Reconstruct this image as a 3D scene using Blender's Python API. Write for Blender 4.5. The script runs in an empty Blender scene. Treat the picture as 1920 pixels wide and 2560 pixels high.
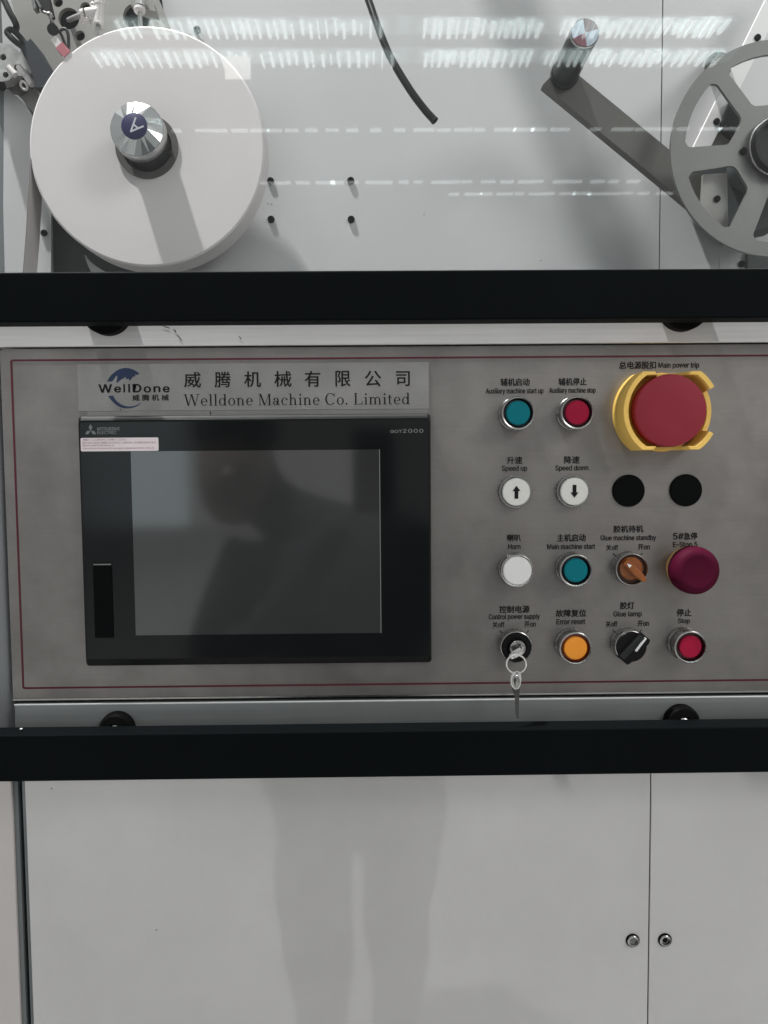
import bpy, bmesh, math, random
from mathutils import Vector, Matrix, Euler

random.seed(7)
S = bpy.context.scene
COL = S.collection
PI = math.pi

# ------------------------------------------------------------------ camera, world, lamps, exposure
cam_d = bpy.data.cameras.new('camera')
cam = bpy.data.objects.new('camera', cam_d)
COL.objects.link(cam)
cr = [[0.999905, 0.008747, 0.010672], [-0.011185, 0.060963, 0.998077], [-0.00808, 0.998102, -0.061055]]
rot = Matrix(((cr[0][0], cr[0][1], -cr[0][2]), (cr[1][0], cr[1][1], -cr[1][2]), (cr[2][0], cr[2][1], -cr[2][2])))
cam.matrix_world = Matrix.Translation((0, -0.67600, 0)) @ rot.to_4x4()
cam_d.sensor_fit = 'HORIZONTAL'
cam_d.sensor_width = 36.0
cam_d.lens = 36.0527
cam_d.clip_start = 0.01
cam_d.clip_end = 200.0
S.camera = cam

world = bpy.data.worlds.new('World')
S.world = world
world.use_nodes = True
wbg = world.node_tree.nodes['Background']
wbg.inputs[0].default_value = (1.0, 1.0, 1.0, 1)
wbg.inputs[1].default_value = 0.42

def lamp(name, kind, loc, power, size, target=None, color=(1, 1, 1)):
    d = bpy.data.lights.new(name, kind)
    d.energy = power
    d.color = color
    if kind == 'AREA':
        d.shape = 'DISK'
        d.size = size
    else:
        d.shadow_soft_size = size
    o = bpy.data.objects.new(name, d)
    COL.objects.link(o)
    o.location = loc
    if target is not None:
        o.rotation_euler = (Vector(target) - Vector(loc)).to_track_quat('-Z', 'Y').to_euler()
    return o

# the lamp high over the machine (hard shadows) and a hall lamp to the right
lamp('overhead_lamp', 'POINT', (-1.28, -0.42, 3.95), 1080, 0.07, color=(1.0, 0.985, 0.97))
lamp('hall_lamp', 'AREA', (1.9, -1.7, 1.5), 22, 1.0, (0.15, 0, -0.05), (1.0, 0.98, 0.95))

S.view_settings.view_transform = 'Standard'
S.view_settings.look = 'None'
S.view_settings.exposure = 0.0
S.view_settings.gamma = 1.0
S.render.engine = 'CYCLES'
S.cycles.use_denoising = True
S.cycles.max_bounces = 10
S.cycles.transparent_max_bounces = 16
S.cycles.caustics_reflective = False
S.cycles.caustics_refractive = False

# ------------------------------------------------------------------ materials
def srgb(r, g, b):
    f = lambda c: c / 255 / 12.92 if c / 255 <= 0.04045 else ((c / 255 + 0.055) / 1.055) ** 2.4
    return (f(r), f(g), f(b))

def mat(name, col, rough=0.5, metal=0.0, spec=0.5, coat=0.0, coat_rough=0.05, var=0.0, vscale=20, rvar=0.0, bump=0.0,
        bscale=200, stretch=(1, 1, 1), emit=0.0, var2=0.0, v2scale=300, ior=None, coat_ior=1.5):
    m = bpy.data.materials.new(name)
    m.use_nodes = True
    nt = m.node_tree
    b = nt.nodes['Principled BSDF']
    b.inputs['Base Color'].default_value = (*col, 1)
    b.inputs['Roughness'].default_value = rough
    b.inputs['Metallic'].default_value = metal
    b.inputs['Specular IOR Level'].default_value = spec
    b.inputs['Coat Weight'].default_value = coat
    b.inputs['Coat Roughness'].default_value = coat_rough
    b.inputs['Coat IOR'].default_value = coat_ior
    if ior:
        b.inputs['IOR'].default_value = ior
    if emit:
        b.inputs['Emission Color'].default_value = (*col, 1)
        b.inputs['Emission Strength'].default_value = emit
    if var or rvar or bump or var2:
        tc = nt.nodes.new('ShaderNodeTexCoord')
        mp = nt.nodes.new('ShaderNodeMapping')
        mp.inputs['Scale'].default_value = stretch
        nt.links.new(tc.outputs['Object'], mp.inputs[0])
        def noise(scale, detail, src):
            n = nt.nodes.new('ShaderNodeTexNoise')
            n.inputs['Scale'].default_value = scale
            n.inputs['Detail'].default_value = detail
            n.inputs['Roughness'].default_value = 0.6
            nt.links.new(src, n.inputs['Vector'])
            return n.outputs[0]
        fac = noise(vscale, 5, tc.outputs['Object'])
        if var or var2:
            mr = nt.nodes.new('ShaderNodeMapRange')
            mr.inputs['From Min'].default_value = 0.3
            mr.inputs['From Max'].default_value = 0.7
            mr.inputs['To Min'].default_value = 1 - var
            mr.inputs['To Max'].default_value = 1 + var
            nt.links.new(fac, mr.inputs[0])
            out = mr.outputs[0]
            if var2:
                f2 = noise(v2scale, 3, mp.outputs[0])
                m2 = nt.nodes.new('ShaderNodeMapRange')
                m2.inputs['From Min'].default_value = 0.3
                m2.inputs['From Max'].default_value = 0.7
                m2.inputs['To Min'].default_value = 1 - var2
                m2.inputs['To Max'].default_value = 1 + var2
                nt.links.new(f2, m2.inputs[0])
                mu = nt.nodes.new('ShaderNodeMath')
                mu.operation = 'MULTIPLY'
                nt.links.new(out, mu.inputs[0])
                nt.links.new(m2.outputs[0], mu.inputs[1])
                out = mu.outputs[0]
            vm = nt.nodes.new('ShaderNodeVectorMath')
            vm.operation = 'SCALE'
            vm.inputs[0].default_value = col
            nt.links.new(out, vm.inputs['Scale'])
            nt.links.new(vm.outputs[0], b.inputs['Base Color'])
        if rvar:
            r = nt.nodes.new('ShaderNodeMapRange')
            r.inputs['From Min'].default_value = 0.3
            r.inputs['From Max'].default_value = 0.7
            r.inputs['To Min'].default_value = max(0.01, rough - rvar)
            r.inputs['To Max'].default_value = rough + rvar
            nt.links.new(noise(vscale * 1.7, 4, tc.outputs['Object']), r.inputs[0])
            nt.links.new(r.outputs[0], b.inputs['Roughness'])
        if bump:
            bp = nt.nodes.new('ShaderNodeBump')
            bp.inputs['Strength'].default_value = bump
            bp.inputs['Distance'].default_value = 0.001
            nt.links.new(noise(bscale, 3, mp.outputs[0]), bp.inputs['Height'])
            nt.links.new(bp.outputs[0], b.inputs['Normal'])
    return m

M_WALL = mat('white_machine_paint', (0.555, 0.553, 0.56), 0.45, var=0.03, vscale=6, bump=0.04, bscale=900)
M_DOOR = mat('white_gloss_paint', (0.575, 0.568, 0.57), 0.5, coat=1.0, coat_rough=0.05, coat_ior=1.7, var=0.09, vscale=4.5, bump=0.02, bscale=700, var2=0.025, v2scale=700)
M_DOORL = mat('warm_white_paint', (0.60, 0.57, 0.56), 0.5, var=0.03, vscale=5)
M_PAPER = mat('paper_roll_side', (0.675, 0.645, 0.645), 0.85, spec=0.2, var=0.02, vscale=12, bump=0.05, bscale=500)
M_PAPERSIDE = mat('paper_roll_edge', (0.74, 0.72, 0.71), 0.8, spec=0.2)
M_WEB = mat('paper_web', (0.60, 0.56, 0.555), 0.8, spec=0.2)
M_BLACKBAR = mat('black_powder_coat', (0.0032, 0.0045, 0.0052), 0.6, spec=0.04, bump=0.1, bscale=1500, var=0.1, vscale=10)
M_RUBBER = mat('black_rubber', (0.004, 0.004, 0.004), 0.55, spec=0.05)
M_STEEL = mat('brushed_stainless', (0.278, 0.263, 0.254), 0.43, 0.8, var=0.17, vscale=15, rvar=0.10, bump=0.03, bscale=700,
              stretch=(0.04, 1, 1), var2=0.03, v2scale=420)
M_RAIL_LIT = mat('lit_aluminium_profile', (0.86, 0.85, 0.855), 0.5, 0.1, var=0.05, vscale=12, var2=0.07, v2scale=260, stretch=(0.03, 1, 1))  # upper rail: the strong light on it is put into the pale colour
M_RAIL_SHADED = mat('shaded_aluminium_profile', (0.37, 0.385, 0.39), 0.4, 0.6, var=0.05, vscale=12, var2=0.07, v2scale=260, stretch=(0.03, 1, 1))  # same aluminium on the lower rail, its shade put into a darker colour
M_PLATE = mat('nameplate_metal', (0.33, 0.323, 0.315), 0.45, 0.8, var=0.10, vscale=22, rvar=0.1, var2=0.04, v2scale=700)
M_RED = mat('dark_red_line', srgb(88, 8, 38), 0.6)
M_INK = mat('black_ink', (0.008, 0.008, 0.009), 0.6, spec=0.2)
M_BLUEINK = mat('blue_ink', srgb(36, 54, 88), 0.5, var=0.25, vscale=90)
M_HMI = mat('display_black_plastic', (0.007, 0.008, 0.008), 0.45, spec=0.2)
M_HMI_LIT = mat('display_chamfer_lit', (0.07, 0.07, 0.072), 0.35, spec=0.6)  # light on the upward-facing bevel painted in as a paler grey
M_FILM = mat('display_front_film', (0.010, 0.011, 0.012), 0.10, spec=0.3, bump=0.012, bscale=25, rvar=0.02, vscale=25)
M_LCD = mat('display_screen', (0.047, 0.048, 0.049), 0.07, spec=0.5, bump=0.02, bscale=14, ior=1.95, var=0.1, vscale=9)
M_GREYINK = mat('grey_ink', (0.22, 0.23, 0.23), 0.5)
M_STICK = mat('sticker_paper', srgb(246, 234, 238), 0.5, var=0.03, vscale=60)
M_STICKINK = mat('sticker_red_ink', srgb(150, 98, 118), 0.6)
M_CHROME = mat('chrome', (0.42, 0.42, 0.41), 0.2, 1.0, rvar=0.05, vscale=120)
M_KEY = mat('worn_key_metal', (0.40, 0.395, 0.385), 0.20, 1.0, rvar=0.06, vscale=150, var=0.15)
M_BRIGHT = mat('bright_screw_metal', (0.75, 0.75, 0.74), 0.25, 0.8)
M_BEZEL = mat('button_bezel_metal', (0.40, 0.40, 0.395), 0.26, 1.0, rvar=0.06, vscale=90)
M_TEAL = mat('teal_button', srgb(0, 118, 130), 0.4, spec=0.2)
M_REDB = mat('red_button', srgb(160, 18, 56), 0.4, spec=0.2)
M_DKRED = mat('red_collar', srgb(70, 4, 24), 0.3)
M_DKTEAL = mat('dark_teal_collar', srgb(2, 26, 32), 0.3)
M_ORANGE = mat('orange_button', srgb(236, 148, 40), 0.35)
M_DKORANGE = mat('orange_collar', srgb(150, 62, 24), 0.3)
M_WHITEB = mat('white_button', (0.80, 0.80, 0.77), 0.4)
M_WHITEP = mat('pure_white_button', (0.86, 0.86, 0.86), 0.35)
M_BROWNKNOB = mat('amber_knob', srgb(150, 84, 34), 0.3, coat=0.4, var=0.2, vscale=120)
M_BROWNDARK = mat('dark_amber_base', srgb(62, 32, 16), 0.3)
M_YELLOW = mat('yellow_plastic', srgb(252, 208, 108), 0.5, var=0.03, vscale=30)
M_TRIPRED = mat('trip_red_plastic', srgb(150, 50, 64), 0.6, spec=0.2, var=0.03, vscale=40, bump=0.05, bscale=900)
M_ESTOPRED = mat('estop_purple_red', srgb(76, 8, 38), 0.65, spec=0.12)
M_CREAM = mat('estop_cream_collar', srgb(240, 190, 118), 0.45)
M_BLACKPL = mat('black_plastic', (0.006, 0.006, 0.0065), 0.4, spec=0.18)
M_BLACKPL2 = mat('black_plastic_ridge', (0.022, 0.024, 0.024), 0.5, spec=0.2)
M_PLUG = mat('black_plug', (0.0035, 0.004, 0.0045), 0.65, spec=0.06)
M_HOLE = mat('dark_hole', (0.008, 0.010, 0.012), 0.9, spec=0.1)
M_DARKPLATE = mat('dark_grey_plate', (0.050, 0.058, 0.060), 0.6, var=0.1, vscale=30)
M_GREYPLATE = mat('grey_bracket_plate', (0.30, 0.295, 0.28), 0.55, 0.3, var=0.05, vscale=15)
M_REEL = mat('grey_reel_steel', (0.155, 0.155, 0.15), 0.45, 0.5, var=0.08, vscale=9)
M_LEVER = mat('grey_brown_arm', (0.092, 0.089, 0.082), 0.5, 0.2, var=0.08, vscale=14)
M_HANDLE = mat('black_handle', (0.012, 0.014, 0.014), 0.42, spec=0.25)
M_CAPRED = mat('cap_dark_red', srgb(84, 18, 40), 0.3)
M_CAPPALE = mat('cap_pale_silver', (0.42, 0.47, 0.54), 0.3, 0.3, var=0.2, vscale=120)
M_NAVY = mat('navy_badge', srgb(34, 34, 78), 0.4)
M_BADGEINK = mat('badge_letter', (0.55, 0.54, 0.60), 0.5)
M_CORE = mat('dark_core', (0.075, 0.072, 0.068), 0.6, var=0.15, vscale=40)
M_SLEEVE = mat('dark_shaft_sleeve', (0.012, 0.013, 0.013), 0.5, spec=0.2)
M_HOSE = mat('black_hose', (0.005, 0.0055, 0.0055), 0.3, spec=0.3)
M_FITTING = mat('white_plastic_fitting', (0.66, 0.63, 0.62), 0.35)
M_VALVE = mat('cast_valve_body', (0.46, 0.46, 0.45), 0.35, 0.4, var=0.25, vscale=90, bump=0.3, bscale=120)
M_TUBE = mat('grey_air_tube', (0.38, 0.38, 0.37), 0.3)
M_SENSOR = mat('dark_navy_sensor', (0.014, 0.018, 0.026), 0.5)
M_PINK = mat('pink_red_tip', srgb(176, 104, 112), 0.5)
M_CABLE = mat('black_cable', (0.010, 0.011, 0.012), 0.5)
M_STRUT = mat('white_strut', (0.78, 0.77, 0.77), 0.45)
M_TAN = mat('tan_block', (0.36, 0.33, 0.30), 0.6)
M_SEAL = mat('grey_edge_seal', (0.16, 0.175, 0.18), 0.5)
M_POST = mat('grey_post', (0.33, 0.345, 0.36), 0.4, 0.5)
M_FLOOR = mat('pale_concrete', (0.52, 0.52, 0.51), 0.6, var=0.1, vscale=2)
M_JACKET = mat('dark_jacket', (0.018, 0.020, 0.026), 0.8)
M_TROUSER = mat('dark_trousers', (0.02, 0.021, 0.022), 0.8)
M_SKIN = mat('skin', (0.22, 0.18, 0.16), 0.6)
M_HAIR = mat('black_hair', (0.01, 0.01, 0.01), 0.5)
M_SKYL = mat('skylight_glow', (0.92, 1.0, 0.99), 0.5, emit=6.0)
M_SKYL2 = mat('far_skylight_glow', (0.95, 1.0, 1.0), 0.5, emit=3.2)
M_LAMPGLOW = mat('hanging_lamp_glow', (1.0, 0.97, 0.93), 0.5, emit=4.5)

def add_rings(m, scale, amount):
    nt = m.node_tree
    b = nt.nodes['Principled BSDF']
    tc = nt.nodes.new('ShaderNodeTexCoord')
    w = nt.nodes.new('ShaderNodeTexWave')
    w.wave_type = 'RINGS'
    w.rings_direction = 'Y'
    w.inputs['Scale'].default_value = scale
    w.inputs['Distortion'].default_value = 1.2
    w.inputs['Detail'].default_value = 3
    w.inputs['Detail Scale'].default_value = 0.6
    nt.links.new(tc.outputs['Object'], w.inputs[0])
    n = nt.nodes.new('ShaderNodeTexNoise')
    n.inputs['Scale'].default_value = 14
    nt.links.new(tc.outputs['Object'], n.inputs[0])
    mu = nt.nodes.new('ShaderNodeMath')
    mu.operation = 'MULTIPLY'
    nt.links.new(w.outputs[1], mu.inputs[0])
    nt.links.new(n.outputs[0], mu.inputs[1])
    mr = nt.nodes.new('ShaderNodeMapRange')
    mr.inputs['To Min'].default_value = 1 + amount * 0.5
    mr.inputs['To Max'].default_value = 1 - amount
    nt.links.new(mu.outputs[0], mr.inputs[0])
    vm = nt.nodes.new('ShaderNodeVectorMath')
    vm.operation = 'SCALE'
    vm.inputs[0].default_value = b.inputs['Base Color'].default_value[:3]
    if b.inputs['Base Color'].is_linked:
        nt.links.new(b.inputs['Base Color'].links[0].from_socket, vm.inputs[0])
    nt.links.new(mr.outputs[0], vm.inputs['Scale'])
    nt.links.new(vm.outputs[0], b.inputs['Base Color'])
add_rings(M_PAPER, 95, 0.035)

def coat_waves(m, scale, dist):
    nt = m.node_tree
    b = nt.nodes['Principled BSDF']
    tc = nt.nodes.new('ShaderNodeTexCoord')
    n = nt.nodes.new('ShaderNodeTexNoise')
    n.inputs['Scale'].default_value = scale
    n.inputs['Detail'].default_value = 2
    nt.links.new(tc.outputs['Object'], n.inputs[0])
    bp = nt.nodes.new('ShaderNodeBump')
    bp.inputs['Strength'].default_value = 1.0
    bp.inputs['Distance'].default_value = dist
    nt.links.new(n.outputs[0], bp.inputs['Height'])
    nt.links.new(bp.outputs[0], b.inputs['Coat Normal'])
coat_waves(M_DOOR, 4.5, 0.0042)

def acrylic(name, gloss, tint):
    m = bpy.data.materials.new(name)
    m.use_nodes = True
    nt = m.node_tree
    nt.nodes.clear()
    o = nt.nodes.new('ShaderNodeOutputMaterial')
    mx = nt.nodes.new('ShaderNodeMixShader')
    t = nt.nodes.new('ShaderNodeBsdfTransparent')
    t.inputs[0].default_value = tint
    g = nt.nodes.new('ShaderNodeBsdfGlossy')
    g.inputs['Roughness'].default_value = 0.018
    mx.inputs[0].default_value = gloss
    nt.links.new(t.outputs[0], mx.inputs[1])
    nt.links.new(g.outputs[0], mx.inputs[2])
    nt.links.new(mx.outputs[0], o.inputs[0])
    return m
M_ACRYLIC = acrylic('clear_acrylic', 0.03, (0.985, 0.995, 0.995, 1))
M_CLEARCAP = acrylic('clear_button_guard', 0.09, (0.93, 0.94, 0.94, 1))

# ------------------------------------------------------------------ mesh builder
ORIGIN = {}

class MB:
    def __init__(self):
        self.bm = bmesh.new()
        self.flat = False

    def box(self, x0, x1, y0, y1, z0, z1, bev=0.0, seg=2):
        r = bmesh.ops.create_cube(self.bm, size=1.0)
        vs = r['verts']
        bmesh.ops.scale(self.bm, vec=(x1 - x0, y1 - y0, z1 - z0), verts=vs)
        bmesh.ops.translate(self.bm, vec=((x0 + x1) / 2, (y0 + y1) / 2, (z0 + z1) / 2), verts=vs)
        if bev:
            self.flat = True
            es = list({e for v in vs for e in v.link_edges})
            bmesh.ops.bevel(self.bm, geom=es, offset=bev, segments=seg, affect='EDGES', profile=0.5)
        return self

    def loft(self, loops, cap0=True, cap1=True, closed=True):
        rows = [[self.bm.verts.new(p) for p in lp] for lp in loops]
        n = len(rows[0])
        for a, b in zip(rows, rows[1:]):
            for i in range(n if closed else n - 1):
                j = (i + 1) % n
                try:
                    self.bm.faces.new((a[i], a[j], b[j], b[i]))
                except ValueError:
                    pass
        if cap0:
            self.bm.faces.new(rows[0][::-1])
        if cap1:
            self.bm.faces.new(rows[-1])
        return self

    def lathe(self, prof, c=(0, 0, 0), seg=48, axis=(0, 1, 0), cap0=False, cap1=True):
        """prof: (radius, distance along axis) pairs"""
        ax = Vector(axis).normalized()
        u = ax.orthogonal().normalized() if abs(ax.y) < 0.99 else Vector((1, 0, 0))
        v = ax.cross(u)
        loops = []
        for r, d in prof:
            r = max(r, 1e-5)
            loops.append([Vector(c) + ax * d + (u * math.cos(2 * PI * i / seg) + v * math.sin(2 * PI * i / seg)) * r for i in range(seg)])
        return self.loft(loops, cap0, cap1)

    def cyl(self, p0, p1, r0, r1=None, seg=24):
        p0, p1 = Vector(p0), Vector(p1)
        d = (p1 - p0)
        return self.lathe([(r0, 0), (r0 if r1 is None else r1, d.length)], p0, seg, d, True, True)

    def tube(self, pts, r, seg=14, caps=True):
        pts = [Vector(p) for p in pts]
        loops = []
        n = None
        for i, p in enumerate(pts):
            t = (pts[min(i + 1, len(pts) - 1)] - pts[max(i - 1, 0)]).normalized()
            n = t.orthogonal() if n is None else (n - t * n.dot(t))
            n.normalize()
            b = t.cross(n)
            rr = r[i] if isinstance(r, (list, tuple)) else r
            loops.append([p + (n * math.cos(2 * PI * k / seg) + b * math.sin(2 * PI * k / seg)) * rr for k in range(seg)])
        return self.loft(loops, caps, caps)

    def torus(self, c, R, r, normal=(0, 1, 0), seg=40, rs=10):
        nrm = Vector(normal).normalized()
        u = nrm.orthogonal().normalized()
        v = nrm.cross(u)
        rows = []
        for i in range(seg):
            a = 2 * PI * i / seg
            d = u * math.cos(a) + v * math.sin(a)
            rows.append([self.bm.verts.new(Vector(c) + d * (R + r * math.cos(2 * PI * k / rs)) + nrm * r * math.sin(2 * PI * k / rs)) for k in range(rs)])
        for i in range(seg):
            a, b = rows[i], rows[(i + 1) % seg]
            for k in range(rs):
                self.bm.faces.new((a[k], a[(k + 1) % rs], b[(k + 1) % rs], b[k]))
        return self

    def prism(self, poly, y0, y1):
        """poly in (x, z); y0 is the front"""
        fr = [self.bm.verts.new((x, y0, z)) for x, z in poly]
        bk = [self.bm.verts.new((x, y1, z)) for x, z in poly]
        n = len(poly)
        f1 = self.bm.faces.new(fr)
        f2 = self.bm.faces.new(bk[::-1])
        for i in range(n):
            self.bm.faces.new((fr[i], bk[i], bk[(i + 1) % n], fr[(i + 1) % n]))
        f1.normal_update()
        f2.normal_update()
        bmesh.ops.triangulate(self.bm, faces=[f1, f2], ngon_method='EAR_CLIP')
        return self

    def plate(self, outer, holes, y0, y1):
        """a flat plate with holes cut right through it; every outline is a list of (x, z)"""
        for y in (y0, y1):
            es = []
            for lp in [outer] + holes:
                vs = [self.bm.verts.new((x, y, z)) for x, z in lp]
                es += [self.bm.edges.new((vs[i], vs[(i + 1) % len(vs)])) for i in range(len(vs))]
            bmesh.ops.triangle_fill(self.bm, edges=es, use_beauty=True, use_dissolve=False)
        for lp in [outer] + holes:
            n = len(lp)
            fr = [self.bm.verts.new((x, y0, z)) for x, z in lp]
            bk = [self.bm.verts.new((x, y1, z)) for x, z in lp]
            for i in range(n):
                self.bm.faces.new((fr[i], bk[i], bk[(i + 1) % n], fr[(i + 1) % n]))
        bmesh.ops.remove_doubles(self.bm, verts=self.bm.verts, dist=1e-6)
        return self

    def build(self, name, m, parent=None, smooth=35, local=False, origin=None):
        if self.flat:
            smooth = 0
        bmesh.ops.recalc_face_normals(self.bm, faces=self.bm.faces)
        org = Vector((0, 0, 0))
        if parent is not None:
            org = ORIGIN[parent.name]
        elif origin is not None:
            org = Vector(origin)
        if not local and org.length:
            bmesh.ops.translate(self.bm, vec=-org, verts=self.bm.verts)
        me = bpy.data.meshes.new(name)
        self.bm.to_mesh(me)
        self.bm.free()
        if smooth:
            for p in me.polygons:
                p.use_smooth = True
            me.set_sharp_from_angle(angle=math.radians(smooth))
        me.materials.append(m)
        o = bpy.data.objects.new(name, me)
        COL.objects.link(o)
        if parent is not None:
            o.parent = parent
            ORIGIN[o.name] = org
        else:
            o.location = org
            ORIGIN[o.name] = org
        return o

def tag(o, label=None, cat=None, group=None, kind=None):
    if label:
        o['label'] = label
    if cat:
        o['category'] = cat
    if group:
        o['group'] = group
    if kind:
        o['kind'] = kind
    return o

def thing(name, label, cat, loc=(0, 0, 0), group=None):
    o = bpy.data.objects.new(name, None)
    o.empty_display_size = 0.01
    COL.objects.link(o)
    o.location = loc
    ORIGIN[o.name] = Vector(loc)
    return tag(o, label, cat, group)

def arc(cx, cz, r, a0, a1, n=16):
    return [(cx + r * math.cos(math.radians(a0 + (a1 - a0) * i / n)), cz + r * math.sin(math.radians(a0 + (a1 - a0) * i / n))) for i in range(n + 1)]

def circ(cx, cz, r, n=40):
    return arc(cx, cz, r, 0, 360 * (n - 1) / n, n - 1)

def rrect(x0, z0, x1, z1, r, n=5):
    return arc(x1 - r, z1 - r, r, 0, 90, n) + arc(x0 + r, z1 - r, r, 90, 180, n) + arc(x0 + r, z0 + r, r, 180, 270, n) + arc(x1 - r, z0 + r, r, 270, 360, n)

def bez(p, n=24):
    """smooth path through points (Catmull-Rom)"""
    p = [Vector(q) for q in p]
    p = [p[0] * 2 - p[1]] + p + [p[-1] * 2 - p[-2]]
    out = []
    for i in range(1, len(p) - 2):
        for k in range(n):
            t = k / n
            out.append(0.5 * ((2 * p[i]) + (p[i + 1] - p[i - 1]) * t + (2 * p[i - 1] - 5 * p[i] + 4 * p[i + 1] - p[i + 2]) * t * t + (3 * p[i] - p[i - 1] - 3 * p[i + 1] + p[i + 2]) * t ** 3))
    out.append(p[-2])
    return out

try:   # the sans face that ships inside Blender; its built-in face if that is missing
    SANS = bpy.data.fonts.load(bpy.utils.system_resource('DATAFILES') + '/fonts/Inter.woff2')
except Exception:
    SANS = None

def lettering(txt, box, y, m, parent, bold=0.0, name='lettering', spacing=1.0):
    """printed words: flat lettering fitted to the box (x0, z0, x1, z1) on the plane y"""
    cu = bpy.data.curves.new(name, 'FONT')
    cu.body = txt
    if SANS and all(ord(c) < 0x2100 for c in txt):
        cu.font = SANS
    cu.size = 1.0
    cu.space_character = spacing
    cu.resolution_u = 4
    tmp = bpy.data.objects.new(name + '_tmp', cu)
    COL.objects.link(tmp)
    dg = bpy.context.evaluated_depsgraph_get()
    me = bpy.data.meshes.new_from_object(tmp.evaluated_get(dg))
    bpy.data.objects.remove(tmp)
    bpy.data.curves.remove(cu)
    xs = [v.co.x for v in me.vertices]
    ys = [v.co.y for v in me.vertices]
    ax, bx, ay, by = min(xs), max(xs), min(ys), max(ys)
    x0, z0, x1, z1 = box
    org = ORIGIN[parent.name]
    for v in me.vertices:
        px = x0 + (v.co.x - ax) / (bx - ax) * (x1 - x0)
        pz = z0 + (v.co.y - ay) / (by - ay) * (z1 - z0)
        v.co = Vector((px, y, pz)) - org
    if bold:
        # heavier strokes: the same outlines again, a hair to the side and up
        bmx = bmesh.new()
        for k, (dx, dz) in enumerate(((-1, 0), (1, 0), (0, 1), (0, -1))):
            t = me.copy()
            for v in t.vertices:
                v.co += Vector((dx * bold, -1e-6 * (k + 1), dz * bold * 0.7))
            bmx.from_mesh(t)
            bpy.data.meshes.remove(t)
        bmx.to_mesh(me)
        bmx.free()
    me.materials.clear()
    me.materials.append(m)
    me.name = name
    o = bpy.data.objects.new(name, me)
    COL.objects.link(o)
    o.parent = parent
    ORIGIN[o.name] = org
    return o

# ------------------------------------------------------------------ setting: floor of the hall
fl = MB().box(-14, 14, -18, 1.5, -1.50, -1.45).build('floor', M_FLOOR)
tag(fl, kind='structure')

# ------------------------------------------------------------------ machine chamber behind the clear door
WY = 0.27
SEAMX = 0.3459
wl = thing('back_panel', 'white painted sheet metal wall behind the clear window, with four black screws in its middle', 'panel', (0, WY, 0.2))
dark = [(-0.3856, 0.3080), (-0.2796, 0.3076), (-0.2826, 0.1965), (-0.3875, 0.1971)]
MB().plate([(-0.436, -0.05), (SEAMX, -0.05), (SEAMX, 1.5), (-0.436, 1.5)], [dark], WY, WY + 0.004).build('sheet', M_WALL, wl, 0)
scr_m = None
for p in ((-0.2064, 0.2700, 0.5153), (-0.1226, 0.2700, 0.3406), (-0.0265, 0.2700, 0.3405), (-0.1227, 0.2700, 0.2956), (-0.0265, 0.2700, 0.2951)):
    if scr_m is None:
        s = MB().lathe([(0.0042, 0), (0.0042, -0.002), (0.0034, -0.0032), (0.0022, -0.0032), (0.0020, -0.0012)], (0, 0, 0), 20, cap1=True).build('screw', M_RUBBER, wl, local=True)
        scr_m = s.data
    else:
        s = bpy.data.objects.new('screw', scr_m)
        COL.objects.link(s)
        s.parent = wl
    s.location = Vector(p) - ORIGIN[wl.name]
wr = thing('back_panel', 'white painted sheet metal wall right of the thin seam, behind the big grey reel', 'panel', (SEAMX, WY, 0.2))
MB().box(SEAMX + 0.0016, 0.9, WY, WY + 0.004, -0.05, 1.5).build('sheet', M_WALL, wr, 0)
bk = MB().box(-0.9, 1.0, WY + 0.0165, WY + 0.03, -0.06, 1.52).build('seam_backing', mat('seam_dark', (0.10, 0.10, 0.10), 0.7), wr, 0)
dp = [(-0.4009, 0.3217), (-0.2472, 0.3210), (-0.2504, 0.1974), (-0.4052, 0.1983)]
w = tag(MB().prism(dp, 0.2755, 0.282).build('recess_plate', M_DARKPLATE, None, 0), 'dark grey plate set low in the white wall, below and behind the paper roll', 'plate')
tag(MB().prism([(-0.3412, 0.2506), (-0.3372, 0.2450), (-0.3298, 0.2385), (-0.3219, 0.2333), (-0.3127, 0.2281), (-0.3009, 0.2253), (-0.3013, 0.2122), (-0.3249, 0.2147), (-0.3330, 0.2282), (-0.3382, 0.2404)], 0.252, 0.258).build('curved_strip', M_WALL, None, 0),  # pale crescent standing just in front of the dark plate
    'pale curved strip in front of the dark plate under the paper roll', 'guide')

# cover sheet at the left with a diagonal top edge
cv = thing('cover_sheet', 'pale sheet metal cover with a slanted top edge at the left, behind the paper strip', 'cover', (-0.4036, 0.2450, 0.2657))
MB().prism([(-0.4249, 0.4370), (-0.4185, 0.4370), (-0.3723, 0.3892), (-0.3796, 0.1919), (-0.4324, 0.1922), (-0.4310, 0.3024)], 0.245, 0.249).build('sheet', M_WALL, cv, 0)
MB().lathe([(0.0038, 0), (0.0038, -0.002), (0.0028, -0.0034), (0.002, -0.0034), (0.0018, -0.001)], (-0.3842, 0.2450, 0.2734), 20).build('screw', M_RUBBER, cv)
MB().prism([(-0.4474, 0.4366), (-0.4254, 0.4365), (-0.4315, 0.3021), (-0.4333, 0.1920), (-0.4571, 0.1921)], 0.247, 0.262).build('side_return', M_SEAL, cv, 0)

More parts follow.
